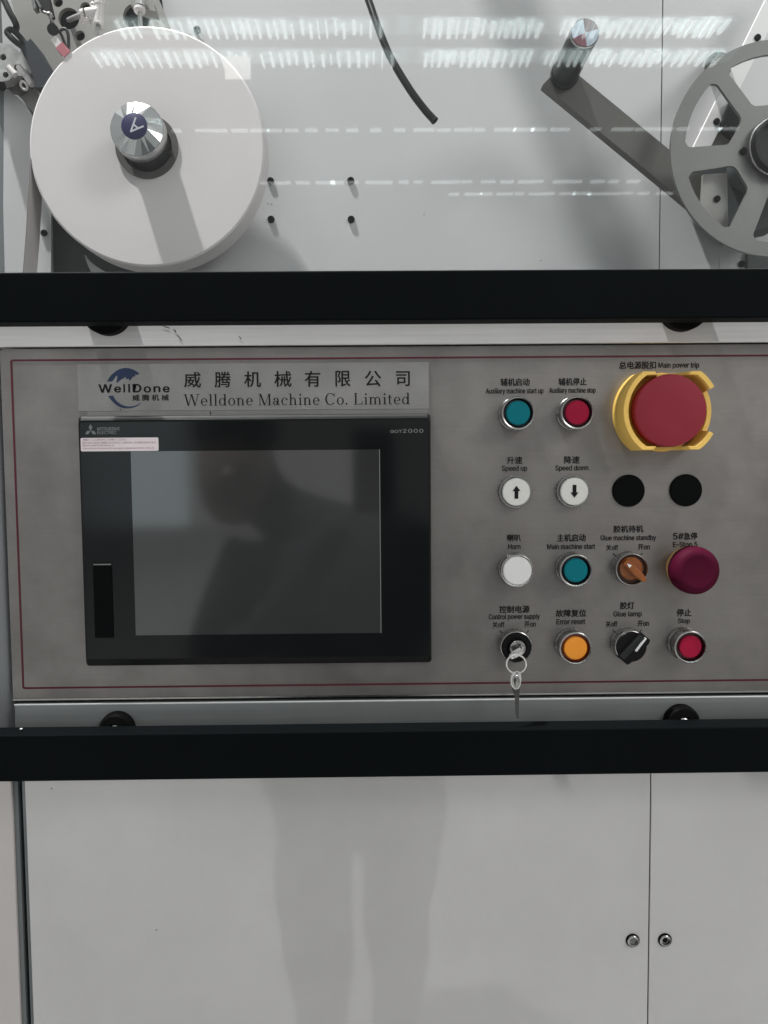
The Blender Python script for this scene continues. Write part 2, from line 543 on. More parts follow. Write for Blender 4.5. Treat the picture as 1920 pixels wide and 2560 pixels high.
# ------------------------------------------------------------------ paper roll
RC = (-0.2492, 0.3528)
RR = 0.1296
roll = thing('paper_roll', 'large white paper roll on the metal shaft, seen face on behind the window', 'paper roll', (RC[0], 0.2, RC[1]))
MB().lathe([(0.0345, 0.036), (0.0345, 0.0), (0.05, -0.0004), (RR - 0.002, 0.0), (RR, 0.0015), (RR, 0.034), (RR - 0.002, 0.036)], (RC[0], 0.2, RC[1]), 128, cap1=False).build('paper_disc', M_PAPER, roll, 30)
MB().lathe([(0.0277, 0.036), (0.0277, -0.0025), (0.0345, -0.0025), (0.0345, 0.0355)], (RC[0], 0.2, RC[1]), 64, cap1=False).build('core', M_CORE, roll)
# the strip that leaves the roll on the left and runs down
web = MB()
fr = [(-0.3776, 0.2000, 0.3415), (-0.3811, 0.2000, 0.3048), (-0.3853, 0.2000, 0.2615), (-0.3905, 0.2000, 0.2165), (-0.3953, 0.2000, 0.1827)]
web.loft([[Vector(p) for p in fr], [Vector((p[0] - 0.0002, 0.234, p[2])) for p in fr], [Vector((p[0] - 0.0006, 0.234, p[2])) for p in fr], [Vector((p[0] - 0.0006, 0.2, p[2])) for p in fr]], False, False, False)
web.build('loose_strip', M_WEB, roll)

# ------------------------------------------------------------------ shaft with faceted metal nose
sx, sz = -0.2465, 0.3524
shaft = thing('roll_shaft', 'faceted metal shaft end with a dark blue letter badge, through the paper roll', 'shaft', (sx, 0.26, sz))
MB().lathe([(0.0262, 0.066), (0.0262, 0.012), (0.0236, 0.014), (0.0236, -0.031)], (sx, 0.2, sz), 48).build('sleeve', M_SLEEVE, shaft)
for k in range(3):
    a = math.radians(100 + 120 * k)
    MB().box(-0.004, 0.004, -0.006, 0.020, -0.003, 0.003, 0.0008).build('expanding_key', M_BLACKPL2, shaft, local=True).location = Vector((math.cos(a) * 0.0226, -0.060, math.sin(a) * 0.0226))
nose = MB()
N = 21
prof = [(0.0236, -0.0300), (0.0272, -0.0300), (0.0280, -0.0312), (0.0280, -0.044), (0.0276, -0.0462)]
nose.lathe(prof, (sx, 0.2, sz), 68, cap0=True, cap1=False)
nose.build('nose_barrel', mat('shaft_barrel', (0.5, 0.52, 0.51), 0.28, 1.0, rvar=0.05, vscale=40), shaft)
fc = MB()
lo = []
for r, d, w_ in ((0.0276, -0.0462, 0.0), (0.0133, -0.0530, 0.0)):
    lo.append([Vector((sx + r * math.cos(2 * PI * i / N + 0.1), 0.2 + d, sz + r * math.sin(2 * PI * i / N + 0.1))) for i in range(N)])
fc.loft(lo, False, True)
for v in fc.bm.verts:
    v.co.y += random.uniform(-0.0010, 0.0010)
fc.build('faceted_face', mat('turned_metal', (0.60, 0.62, 0.62), 0.22, 1.0), shaft, 0)
badge = MB().lathe([(0.0135, -0.0529), (0.0135, -0.0542), (0.0128, -0.0546)], (sx, 0.2, sz), 40).build('badge', M_NAVY, shaft)
A = MB()
def stroke(mb, a, b, wd, y0, y1):
    a, b = Vector((a[0], 0, a[1])), Vector((b[0], 0, b[1]))
    d = (b - a).normalized()
    n = Vector((-d.z, 0, d.x)) * wd / 2
    q = [a - d * wd * 0.2 + n, a - d * wd * 0.2 - n, b + d * wd * 0.2 - n, b + d * wd * 0.2 + n]
    mb.prism([(v.x, v.z) for v in q], y0, y1)
LA = [(-0.25009, 0.34649), (-0.24473, 0.36034), (-0.23688, 0.35181), (-0.24698, 0.35354), (-0.24224, 0.34962)]
by = 0.1454
stroke(A, LA[0], LA[1], 0.0017, by - 0.0002, by)
stroke(A, LA[0], LA[2], 0.0017, by - 0.0003, by)
stroke(A, LA[3], LA[4], 0.0016, by - 0.0004, by)
A.build('badge_letter', M_BADGEINK, badge, 0)

# ------------------------------------------------------------------ crank arm with black handle
LY = 0.175
arm = thing('crank_arm', 'flat grey arm with a round black handle standing at its upper end', 'lever arm', (0.2106, 0.1750, 0.4113))
ap = [(0.1835, 0.4064), (0.1963, 0.4196), (0.2222, 0.4163), (0.3482, 0.3164), (0.3725, 0.2973), (0.3599, 0.2654), (0.3321, 0.2881)]
am = MB().prism(ap, LY, LY + 0.012)
am.build('arm', M_LEVER, arm, 0)
hb, ht = Vector((0.2064, LY, 0.4157)), Vector((0.2052, 0.0945, 0.4160))
hd = MB()
hd.lathe([(0.0140, 0.0), (0.0152, -0.001), (0.0152, -0.006), (0.0140, -0.0075), (0.0140, -0.0795)], (hb.x, LY, hb.z), 40)
hd.build('handle', M_HANDLE, arm)
cap = MB().lathe([(0.0139, -0.0794), (0.0142, -0.0800), (0.0142, -0.0815), (0.0136, -0.0822), (0.0129, -0.0818)], (hb.x, LY, hb.z), 40).build('cap_ring', M_CHROME, arm)
cy = LY - 0.0820
def sector(a0, a1, m):
    MB().prism([(hb.x, hb.z)] + arc(hb.x, hb.z, 0.0129, a0, a1, 12), cy - 0.0006, cy).build('cap_sector', m, cap, 0)
sector(15, 98, M_CAPRED)
sector(98.5, 204.5, M_CAPPALE)
sector(205, 278, mat('cap_faded_red', srgb(122, 78, 88), 0.3, var=0.2, vscale=150))
sector(278.5, 374.5, M_CAPPALE)

tag(MB().cyl((-0.124, 0.05, 1.23), (-0.124, 0.268, 1.23), 0.026, seg=40).build('dark_cylinder', M_LEVER), 'unseen dark cylinder added high on the white wall to cast a slanting shadow band', 'roller')  # added out of view to throw the diagonal shadow onto the wall

# ------------------------------------------------------------------ big grey reel, right edge
RY = 0.14
rc = (0.4191, 0.14, 0.3246)
pr = 0.1099 / 273.5
reel = thing('reel_disc', 'large grey metal reel with cut-out windows between its spokes, at the right edge', 'reel', rc)
outer = circ(rc[0], rc[2], 273.5 * pr, 128)
holes = []
for k in range(6):
    off = 61.0 * k
    def P(r, a):
        a = math.radians(a + off)
        return (rc[0] + r * pr * math.cos(a), rc[2] + r * pr * math.sin(a))
    h = [P(229, 134.6)] + [P(237, a) for a in (136.5, 142, 148, 154, 160, 166, 172, 175.5)] + [P(229, 178.2), P(222, 178.8), P(150, 176.5), P(130, 175.5), P(121, 172.5), P(117, 168), P(113, 160), P(112, 152), P(114, 144), P(120, 140), P(130, 138.2), P(150, 137), P(222, 133.8)]
    holes.append(h)
MB().plate(outer, holes, RY, RY + 0.004).build('flange', M_REEL, reel, 30)
MB().lathe([(62 * pr, 0.0), (73 * pr, -0.001), (73 * pr, -0.012), (70 * pr, -0.014), (63 * pr, -0.014), (62 * pr, -0.004), (20 * pr, -0.003)], rc, 64).build('hub', M_BLACKPL, reel)
MB().torus((rc[0], RY - 0.006, rc[2]), 74.5 * pr, 0.0016).build('hub_ring', M_CHROME, reel)
for k in range(3):
    a = math.radians(184.6 + 120 * k)
    MB().lathe([(0.0036, 0), (0.0036, -0.0025), (0.0028, -0.0032)], (rc[0] + 86.5 * pr * math.cos(a), RY, rc[2] + 86.5 * pr * math.sin(a)), 20).build('bolt', M_RUBBER, reel)
# the hub axle and rear flange
MB().lathe([(60 * pr, 0.004), (60 * pr, 0.06), (40 * pr, 0.062), (40 * pr, 0.128)], rc, 48).build('axle', M_DARKPLATE, reel)

rol = tag(MB().cyl((0.3622, 0.1550, 0.4167), (0.4092, 0.2650, 0.4737), 0.0120, seg=32).build('dark_cylinder', M_LEVER), 'short dark roller peeking out behind the upper left rim of the reel', 'roller')
st = thing('strut', 'white flat strut slanting up behind the reel windows, with black screws', 'strut', (0.3732, 0.2150, 0.3578))
MB().prism([(0.3566, 0.3424), (0.4421, 0.5169), (0.4619, 0.5578), (0.4821, 0.5578), (0.4628, 0.5169), (0.3793, 0.3489), (0.3757, 0.3423)], 0.215, 0.222).build('bar', M_STRUT, st, 0)
for p in ((0.3889, 0.2150, 0.3842), (0.4335, 0.2150, 0.4758)):
    MB().lathe([(0.0036, 0), (0.0036, -0.002), (0.0024, -0.003)], p, 16).build('screw', M_RUBBER, st)
bb = thing('gear_housing', 'dark housing with a grey front plate, behind the lower reel window', 'housing', (0.4243, 0.2500, 0.3234))
MB().prism([(0.3659, 0.3335), (0.4671, 0.3367), (0.4687, 0.2708), (0.4436, 0.2664), (0.4185, 0.2598), (0.3835, 0.2912)], 0.215, 0.262).build('body', M_DARKPLATE, bb, 0)
MB().prism([(0.3511, 0.3055), (0.3767, 0.3071), (0.3790, 0.2537), (0.3754, 0.2433), (0.3492, 0.2685)], 0.158, 0.162).build('front_plate', M_GREYPLATE, bb, 0)
MB().lathe([(0.0034, 0), (0.0034, -0.002), (0.0024, -0.003)], (0.3661, 0.1580, 0.2797), 16).build('bolt', M_RUBBER, bb)
MB().cyl((0.4151, 0.1900, 0.3205), (0.4276, 0.2160, 0.3301), 0.018).build('boss', M_BLACKPL, bb)
mt = tag(MB().prism([(0.4027, 0.4058), (0.4211, 0.3819), (0.4170, 0.3623), (0.4034, 0.3689), (0.3923, 0.3811)], 0.205, 0.225).build('clamp_block', M_BLACKPL2, None, 0), 'dark angular block behind the reel window, touching the white strut', 'block')
tag(MB().prism([(0.3962, 0.3894), (0.4139, 0.3778), (0.4196, 0.3671), (0.4153, 0.3515), (0.3832, 0.3494)], 0.222, 0.24).build('backing_block', M_TAN, None, 0), 'dull tan block behind the reel window, just right of the white strut', 'block')
ft = thing('foot_plate', 'white plate with one black bolt beside a dark gap, low at the right edge', 'plate', (0.4461, 0.2692, 0.2399))
MB().prism([(0.4199, 0.2553), (0.4530, 0.2551), (0.4548, 0.1920), (0.4210, 0.1922)], 0.2692, 0.2699).build('sheet', M_WALL, ft, 0)
MB().lathe([(0.0039, 0), (0.0039, -0.002), (0.0026, -0.003)], (0.4461, 0.2692, 0.2399), 18).build('bolt', M_RUBBER, ft)
tag(MB().prism([(0.4506, 0.2532), (0.5378, 0.2528), (0.5395, 0.1901), (0.4524, 0.1906)], 0.263, 0.268).build('recess_plate', M_DARKPLATE, None, 0), 'dark plate low at the right edge, right of the single black bolt', 'plate')

# ------------------------------------------------------------------ hanging black hose
hp = bez([(-0.0145, 0.1600, 0.5138), (-0.0030, 0.1500, 0.4799), (0.0058, 0.1400, 0.4496), (0.0184, 0.1300, 0.4136), (0.0368, 0.1200, 0.3774), (0.0517, 0.1150, 0.3548), (0.0614, 0.1120, 0.3426)], 12)
hose = thing('air_hose', 'black hose hanging down with a cut open end, in front of the white wall', 'hose', (0.0614, 0.1120, 0.3426))
MB().tube(hp, 0.0038, 16).build('hose', M_HOSE, hose)
e = Vector(hp[-1]) - Vector(hp[-3])
e.normalize()
MB().lathe([(0.0040, 0.0), (0.0040, 0.0015), (0.0026, 0.0018), (0.0024, 0.0004)], Vector(hp[-1]), 20, tuple(e)).build('cut_end', M_BLACKPL2, hose)

# ------------------------------------------------------------------ pneumatic parts, upper left
PY = 0.245
pp = thing('mounting_plate', 'grey slanted mounting plate with round dark holes, at the upper left behind the fittings', 'plate', (-0.3273, 0.2450, 0.4689))
hs = [circ(*c, 28) for c in (((-0.3596, 0.2450, 0.5334)[0], (-0.3596, 0.2450, 0.5334)[2], 0.0055), ((-0.3479, 0.2450, 0.5152)[0], (-0.3479, 0.2450, 0.5152)[2], 0.0120), ((-0.3287, 0.2450, 0.5276)[0], (-0.3287, 0.2450, 0.5276)[2], 0.0057), ((-0.3357, 0.2450, 0.4961)[0], (-0.3357, 0.2450, 0.4961)[2], 0.0057), ((-0.2699, 0.2450, 0.5169)[0], (-0.2699, 0.2450, 0.5169)[2], 0.0158))]
MB().plate([(-0.4193, 0.5622), (-0.2550, 0.5620), (-0.2438, 0.5354), (-0.2308, 0.5035), (-0.2126, 0.4553), (-0.2941, 0.3473), (-0.3850, 0.3965), (-0.3921, 0.4055), (-0.4051, 0.4262), (-0.4203, 0.4397), (-0.4041, 0.4803), (-0.4059, 0.5038)], hs, PY, PY + 0.006).build('plate', M_GREYPLATE, pp, 0)
MB().prism([(-0.3818, 0.5661), (-0.2457, 0.5659), (-0.2366, 0.4900), (-0.3804, 0.4769)], PY + 0.0065, PY + 0.008).build('hole_backing', M_HOLE, pp, 0)

TY = 0.205
tee = thing('tee_fitting', 'white plastic tee fitting with push-in ends and thin air tubes, above the paper roll', 'pipe fitting', (-0.3007, 0.2050, 0.4953))
MB().cyl((-0.2968, 0.2050, 0.5216), (-0.2982, 0.2050, 0.5064), 0.0060).cyl((-0.2982, 0.2050, 0.5064), (-0.3005, 0.2050, 0.4877), 0.0054).build('body', M_FITTING, tee)
MB().cyl((-0.3133, 0.2050, 0.4979), (-0.3001, 0.2050, 0.4996), 0.0055).lathe([(0.0058, 0), (0.0050, 0.004)], (-0.3151, 0.2050, 0.4975), 24, (-1, 0, -0.15)).build('branch', M_FITTING, tee)
MB().cyl((-0.3191, 0.2070, 0.4923), (-0.3099, 0.2070, 0.4914), 0.0035, 0.0042).build('stub', M_FITTING, tee)
for p in ((-0.3056, 0.2030, 0.5061), (-0.3068, 0.2030, 0.4930)):
    MB().torus(p, 0.0020, 0.0011, (0, 1, 0), 20, 8).build('mounting_eye', M_FITTING, tee)
MB().torus((-0.2999, 0.2030, 0.4841), 0.0040, 0.0014, (0.1, 0.6, 1), 24, 8).build('release_ring', M_FITTING, tee)
MB().tube(bez([(-0.3005, 0.2050, 0.4869), (-0.3021, 0.2050, 0.4792), (-0.3058, 0.2060, 0.4704)], 6), 0.0022).tube(bez([(-0.3155, 0.2060, 0.4976), (-0.3258, 0.2150, 0.5010), (-0.3483, 0.2460, 0.5140)], 6), 0.0028).build('air_tube', M_TUBE, tee)

stf = thing('straight_fitting', 'pale straight push-in fitting with its tube, top edge right of the white tee', 'pipe fitting', (-0.2561, 0.2050, 0.5059))
MB().cyl((-0.2531, 0.2050, 0.5224), (-0.2548, 0.2050, 0.5063), 0.0050).build('body', M_VALVE, stf)
MB().lathe([(0.0048, -0.001), (0.0062, 0), (0.0062, 0.003), (0.0050, 0.004)], (-0.2549, 0.2050, 0.5029), 24, (0, -0.2, -1), cap0=True).build('collar', M_FITTING, stf)
MB().tube(bez([(-0.2549, 0.2050, 0.5012), (-0.2550, 0.2060, 0.4937), (-0.2548, 0.2070, 0.4802)], 6), 0.0024).build('air_tube', M_TUBE, stf)

tag(MB().prism([(-0.2665, 0.5177), (-0.2430, 0.5177), (-0.2390, 0.5042), (-0.2528, 0.5068), (-0.2667, 0.5110)], 0.212, 0.23).build('bracket', M_GREYPLATE, None, 0), 'small grey bracket at the top edge, above the straight fitting', 'bracket')
tag(MB().tube(bez([(-0.4071, 0.2000, 0.5221), (-0.4006, 0.2000, 0.5095), (-0.3950, 0.2000, 0.4969), (-0.3910, 0.2020, 0.4888), (-0.3926, 0.2100, 0.4872), (-0.4008, 0.2250, 0.4894)], 8), 0.0034, 14).build('corrugated_cable', M_CABLE), 'thick black cable running down from the upper left corner', 'cable')

sen = thing('sensor_block', 'long dark navy block lying diagonally between the cast valve and the paper roll', 'sensor', (-0.3703, 0.2100, 0.4470))
MB().prism([(-0.3837, 0.4649), (-0.3755, 0.4717), (-0.3705, 0.4658), (-0.3606, 0.4478), (-0.3513, 0.4367), (-0.3588, 0.4248), (-0.3616, 0.4196), (-0.3730, 0.4197), (-0.3735, 0.4316), (-0.3784, 0.4423), (-0.3873, 0.4615)], 0.205, 0.228).build('body', M_SENSOR, sen, 0)
MB().tube(bez([(-0.3851, 0.2080, 0.4640), (-0.3945, 0.2080, 0.4708), (-0.4021, 0.2080, 0.4793), (-0.3976, 0.2080, 0.4827), (-0.3907, 0.2080, 0.4776), (-0.3815, 0.2080, 0.4665)], 8), 0.0032).build('strap_loop', M_BLACKPL2, sen)

val = thing('valve_block', 'cast grey metal valve block with dark ports at the left edge', 'valve', (-0.3901, 0.2000, 0.4420))
VY = 0.22
vh = [circ((-0.4130, 0.2200, 0.4595)[0], (-0.4130, 0.2200, 0.4595)[2], 0.0035, 16), circ((-0.3982, 0.2200, 0.4486)[0], (-0.3982, 0.2200, 0.4486)[2], 0.0033, 16), circ((-0.4110, 0.2200, 0.4404)[0], (-0.4110, 0.2200, 0.4404)[2], 0.0033, 16)]
MB().plate([(-0.4337, 0.4781), (-0.4036, 0.4729), (-0.3975, 0.4677), (-0.3890, 0.4564), (-0.3814, 0.4451), (-0.3824, 0.4407), (-0.3895, 0.4425), (-0.3941, 0.4390), (-0.4012, 0.4399), (-0.4077, 0.4347), (-0.4356, 0.4283)], vh, VY, VY + 0.014).build('body', M_VALVE, val, 0)
MB().prism([(-0.4386, 0.4813), (-0.4090, 0.4764), (-0.3902, 0.4505), (-0.4131, 0.4413), (-0.4404, 0.4352)], VY + 0.0142, VY + 0.03).build('port_backing', M_HOLE, val, 0)
for a, b, r in (((-0.4058, 0.2150, 0.4461), (-0.3981, 0.2150, 0.4375), 0.0035), ((-0.3942, 0.2150, 0.4470), (-0.3866, 0.2150, 0.4366), 0.0032), ((-0.3891, 0.2170, 0.4419), (-0.3798, 0.2170, 0.4280), 0.0040)):
    MB().cyl(a, b, r, seg=18).build('port_tube', M_FITTING, val)
MB().torus((-0.3909, 0.2200, 0.4286), 0.0042, 0.0014, (0.3, 0.7, 0.6), 24, 8).build('release_ring', M_FITTING, val)
MB().prism([(-0.3972, 0.4415), (-0.3900, 0.4432), (-0.3866, 0.4371), (-0.3877, 0.4318), (-0.3930, 0.4345)], 0.225, 0.235).build('dark_port', M_HOLE, val, 0)
MB().cyl((-0.4137, 0.2150, 0.4254), (-0.4206, 0.2300, 0.4325), 0.0048).build('knob', M_RUBBER, val)
MB().prism([(-0.4195, 0.4415), (-0.4013, 0.4432), (-0.3972, 0.4317), (-0.4037, 0.4273), (-0.4136, 0.4300)], 0.234, 0.242).build('bracket', M_LEVER, val, 0)

clp = thing('spring_clamp', 'small shiny metal clamp with two bright jaws, near the top left edge', 'clamp', (-0.3659, 0.2100, 0.5089))
MB().prism([(-0.3732, 0.5128), (-0.3701, 0.5136), (-0.3678, 0.5042), (-0.3714, 0.5025)], 0.205, 0.214).build('jaw', M_CHROME, clp, 0)
MB().prism([(-0.3696, 0.5145), (-0.3670, 0.5149), (-0.3625, 0.5059), (-0.3647, 0.5047)], 0.205, 0.214).build('jaw', M_CHROME, clp, 0)
MB().prism([(-0.3792, 0.5292), (-0.3608, 0.5292), (-0.3555, 0.5036), (-0.3599, 0.5019), (-0.3666, 0.5122), (-0.3744, 0.5156)], 0.2145, 0.226).build('clamp_body', M_BLACKPL2, clp, 0)
MB().tube(bez([(-0.3643, 0.2100, 0.5034), (-0.3583, 0.2080, 0.5001), (-0.3539, 0.2080, 0.4997), (-0.3527, 0.2100, 0.4965)], 6), 0.0016).build('wire', M_CHROME, clp)
knb = tag(MB().cyl((-0.3487, 0.2000, 0.4783), (-0.3614, 0.2320, 0.4958), 0.0059, seg=28).build('round_knob', M_BLACKPL2), 'round dark knob on the grey plate, above the pink tipped sensor', 'knob')
ps = thing('proximity_sensor', 'small slanted sensor, white above and pink red below, touching the paper roll', 'sensor', (-0.3433, 0.2050, 0.4648))
def slab(p, q, w, y0, y1):
    mb = MB()
    stroke(mb, (p[0], p[2]), (q[0], q[2]), w, y0, y1)
    return mb
slab((-0.3477, 0.2000, 0.4686), (-0.3414, 0.2000, 0.4605), 0.0077, 0.2, 0.212).build('housing', M_FITTING, ps, 0)
slab((-0.3410, 0.2000, 0.4601), (-0.3347, 0.2000, 0.4533), 0.0100, 0.199, 0.213).build('tip', M_PINK, ps, 0)
slab((-0.3347, 0.2000, 0.4520), (-0.3322, 0.2000, 0.4495), 0.0109, 0.2, 0.211).build('end_piece', M_FITTING, ps, 0)
tag(MB().tube(bez([(-0.3562, 0.2150, 0.4946), (-0.3508, 0.2140, 0.4833), (-0.3418, 0.2140, 0.4868), (-0.3376, 0.2140, 0.4812), (-0.3381, 0.2160, 0.4629)], 8), 0.0017).tube(bez([(-0.3577, 0.2150, 0.5011), (-0.3520, 0.2130, 0.4897), (-0.3456, 0.2140, 0.4816), (-0.3406, 0.2160, 0.4672)], 8), 0.0015).build('sensor_cable', M_CABLE), 'thin black sensor wires looping above the pink tipped sensor', 'cable')

# ------------------------------------------------------------------ clear door: bottom bar and pane
dr = thing('window_door', 'clear window door with a black bottom bar, over the reel and paper roll', 'door', (0, -0.03, 0.118))
MB().box(-0.75, 0.75, -0.040, -0.018, 0.1182, 0.1578, 0.0012).build('bottom_bar', M_BLACKBAR, dr)
MB().box(-0.74, 0.74, -0.034, -0.030, 0.1579, 0.95).build('pane', M_ACRYLIC, dr, 0)
MB().box(-0.75, 0.75, -0.034, -0.0296, 0.15785, 0.15925).build('pane_gasket', mat('pale_gasket', (0.42, 0.43, 0.43), 0.5), dr, 0)
for px, pz, lab in ((-0.2290, 0.1335, 'black round bumper under the upper black bar, left one above the logo plate'), (0.2671, 0.1339, 'black round bumper under the upper black bar, right one above the red trip button')):
    b = thing('door_bumper', lab, 'bumper', (px, -0.01, pz), 'bumpers behind the black bars')
    MB().lathe([(0.0205, -0.0005), (0.0205, -0.0105), (0.0190, -0.0125), (0.006, -0.013)], (px, 0, pz), 48).build('rubber_disc', M_RUBBER, b)
for px, pz, lab in ((-0.2303, -0.2315, 'black round bumper with a bright screw, left one under the screen'), (0.2707, -0.2308, 'black round bumper with a bright screw, right one under the stop button')):
    b = thing('door_bumper', lab, 'bumper', (px, -0.01, pz), 'bumpers behind the black bars')
    MB().lathe([(0.0158, -0.0035), (0.0156, -0.009), (0.0136, -0.0125), (0.0075, -0.0138), (0.0065, -0.0110)], (px, 0, pz), 48).build('rubber_disc', M_RUBBER, b)
    MB().lathe([(0.0048, -0.0100), (0.0048, -0.0128), (0.0030, -0.0142)], (px, 0, pz + 0.001), 24).build('screw', M_BRIGHT, b)

# ------------------------------------------------------------------ machine frame
fr_ = thing('machine_frame', 'brushed aluminium frame rails above and below the steel control panel', 'frame', (0, 0, -0.21))
MB().box(-0.70, 0.75, -0.0005, 0.03, 0.1043, 0.1560, 0.0008).build('rail', M_RAIL_LIT, fr_)
MB().box(-0.3216, 0.75, -0.0035, 0.03, -0.275, -0.2090, 0.0012).build('rail', M_RAIL_SHADED, fr_)
MB().cyl((-0.3214, -0.0030, -0.2094), (0.75, -0.0030, -0.2094), 0.0008, seg=12).build('edge_highlight', mat('edge_highlight_tone', (0.92, 0.93, 0.93), 0.35, 0.2), fr_)  # near-white strip paints the highlight along the lower rail's top edge
pst = MB()
pst.loft([[Vector((-0.3263 - 0.06 + 0.06 * math.cos(a), 0.012 - 0.014 * math.sin(a), z)) for a in [PI * i / 16 for i in range(17)]] for z in (-0.30, 0.1036)], False, False, False)
pst.build('post', M_POST, fr_)
MB().box(-0.72, 0.76, 0.0305, 0.05, -0.30, 0.150).build('inner_backing', M_HOLE, fr_, 0)

# ------------------------------------------------------------------ stainless control panel
cp = thing('control_panel', 'stained stainless steel control panel with a thin dark red border line', 'control panel', (0, 0, -0.2066))
PX0, PX1, PZ0, PZ1 = -0.3238, 0.62, -0.2064, 0.1026
MB().prism(rrect(PX0, PZ0, PX1, PZ1, 0.003), 0.0, 0.0020).build('sheet', M_STEEL, cp, 0)
MB().prism(rrect(PX0 + 0.0001, PZ0 + 0.0001, PX1, PZ0 + 0.0016, 0.0006), -0.0009, -0.0002).build('bright_lip', M_CHROME, cp, 0)
lw = 0.00075
RX0, RX1, RZ0, RZ1 = -0.3144, 0.61, -0.1953, 0.0929
MB().plate(rrect(RX0 - lw, RZ0 - lw, RX1 + lw, RZ1 + lw, 0.0022), [rrect(RX0 + lw, RZ0 + lw, RX1 - lw, RZ1 - lw, 0.0010)], -0.0004, -0.0001).build('border_line', M_RED, cp, 0)

TXT = [
    ('总电源脱扣', (0.2137, 0.0819, 0.2458, 0.0884), 1), ('Main power trip', (0.2481, 0.0816, 0.2837, 0.0874), 0),
    ('辅机启动', (0.1099, 0.0680, 0.1352, 0.0745), 1), ('Auxiliary machine start up', (0.0971, 0.0603, 0.1474, 0.0660), 0),
    ('辅机停止', (0.1607, 0.0681, 0.1852, 0.0745), 1), ('Auxiliary machine stop', (0.1526, 0.0605, 0.1931, 0.0661), 0),
    ('升速', (0.1155, 0.0000, 0.1290, 0.0064), 1), ('Speed up', (0.1111, -0.0073, 0.1333, -0.0015), 0),
    ('降速', (0.1661, -0.0001, 0.1795, 0.0064), 1), ('Speed down', (0.1583, -0.0073, 0.1872, -0.0016), 0),
    ('喇叭', (0.1159, -0.0684, 0.1279, -0.0621), 1), ('Horn', (0.1169, -0.0753, 0.1276, -0.0707), 0),
    ('主机启动', (0.1602, -0.0689, 0.1854, -0.0623), 1), ('Main machine start', (0.1515, -0.0757, 0.1938, -0.0710), 0),
    ('胶机待机', (0.2101, -0.0614, 0.2365, -0.0551), 1), ('Glue machine standby', (0.1987, -0.0695, 0.2478, -0.0637), 0),
    ('关off', (0.2038, -0.0772, 0.2138, -0.0723), 0), ('开on', (0.2322, -0.0770, 0.2419, -0.0719), 0),
    ('5#急停', (0.2633, -0.0683, 0.2846, -0.0619), 1), ('E–Stop 5', (0.2633, -0.0759, 0.2848, -0.0702), 0),
    ('控制电源', (0.1090, -0.1322, 0.1359, -0.1258), 1), ('Control power supply', (0.0997, -0.1391, 0.1450, -0.1332), 0),
    ('关off', (0.1030, -0.1454, 0.1129, -0.1402), 0), ('开on', (0.1315, -0.1453, 0.1410, -0.1400), 0),
    ('故障复位', (0.1595, -0.1362, 0.1864, -0.1298), 1), ('Error reset', (0.1601, -0.1430, 0.1856, -0.1382), 0),
    ('胶灯', (0.2167, -0.1299, 0.2292, -0.1234), 1), ('Glue lamp', (0.2109, -0.1377, 0.2360, -0.1318), 0),
    ('关off', (0.2040, -0.1459, 0.2137, -0.1406), 0), ('开on', (0.2326, -0.1457, 0.2421, -0.1404), 0),
    ('停止', (0.2674, -0.1368, 0.2805, -0.1302), 1), ('Stop', (0.2686, -0.1442, 0.2792, -0.1387), 0),
]
def split_mixed(items):
    out = []
    for t, b, k in items:
        a = [c for c in t if ord(c) > 0x2E80]
        l = [c for c in t if ord(c) <= 0x2E80]
        if not (a and l):
            out.append((t, b, k))
            continue
        x0, z0, x1, z1 = b
        first_cjk = ord(t[0]) > 0x2E80
        f = 0.46 if first_cjk else 0.44
        xm = x0 + (x1 - x0) * f
        lz = z0 + (z1 - z0) * (0.08 if first_cjk else 0.06)
        lt = z1 - (z1 - z0) * (0.02 if first_cjk else 0.06)
        if first_cjk:
            if t.endswith('on'):
                lt = z1 - (z1 - z0) * 0.22
            out += [(''.join(a), (x0, z0, xm, z1), k), (''.join(l), (xm + 0.0006, lz, x1 + 0.0005, lt), k)]
        else:
            out += [(''.join(l), (x0, lz, xm - 0.0003, lt), k), (''.join(a), (xm, z0, x1, z1), k)]
    return out
for t, b, k in split_mixed(TXT):
    lettering(t, b, -0.0003, M_INK, cp, 0.00020 if k else 0.00016)
for p, q in ([(0.21021, -0.07989), (0.21278, -0.08278)], [(0.23609, -0.08014), (0.23421, -0.08203)], [(0.10937, -0.14794), (0.11287, -0.15119)], [(0.13516, -0.14821), (0.13310, -0.15076)], [(0.21059, -0.14868), (0.21318, -0.15161)], [(0.23615, -0.14863), (0.23426, -0.15086)]):
    tk = MB()
    stroke(tk, p, q, 0.0007, -0.0003, -0.0001)
    tk.build('position_tick', M_INK, cp, 0)

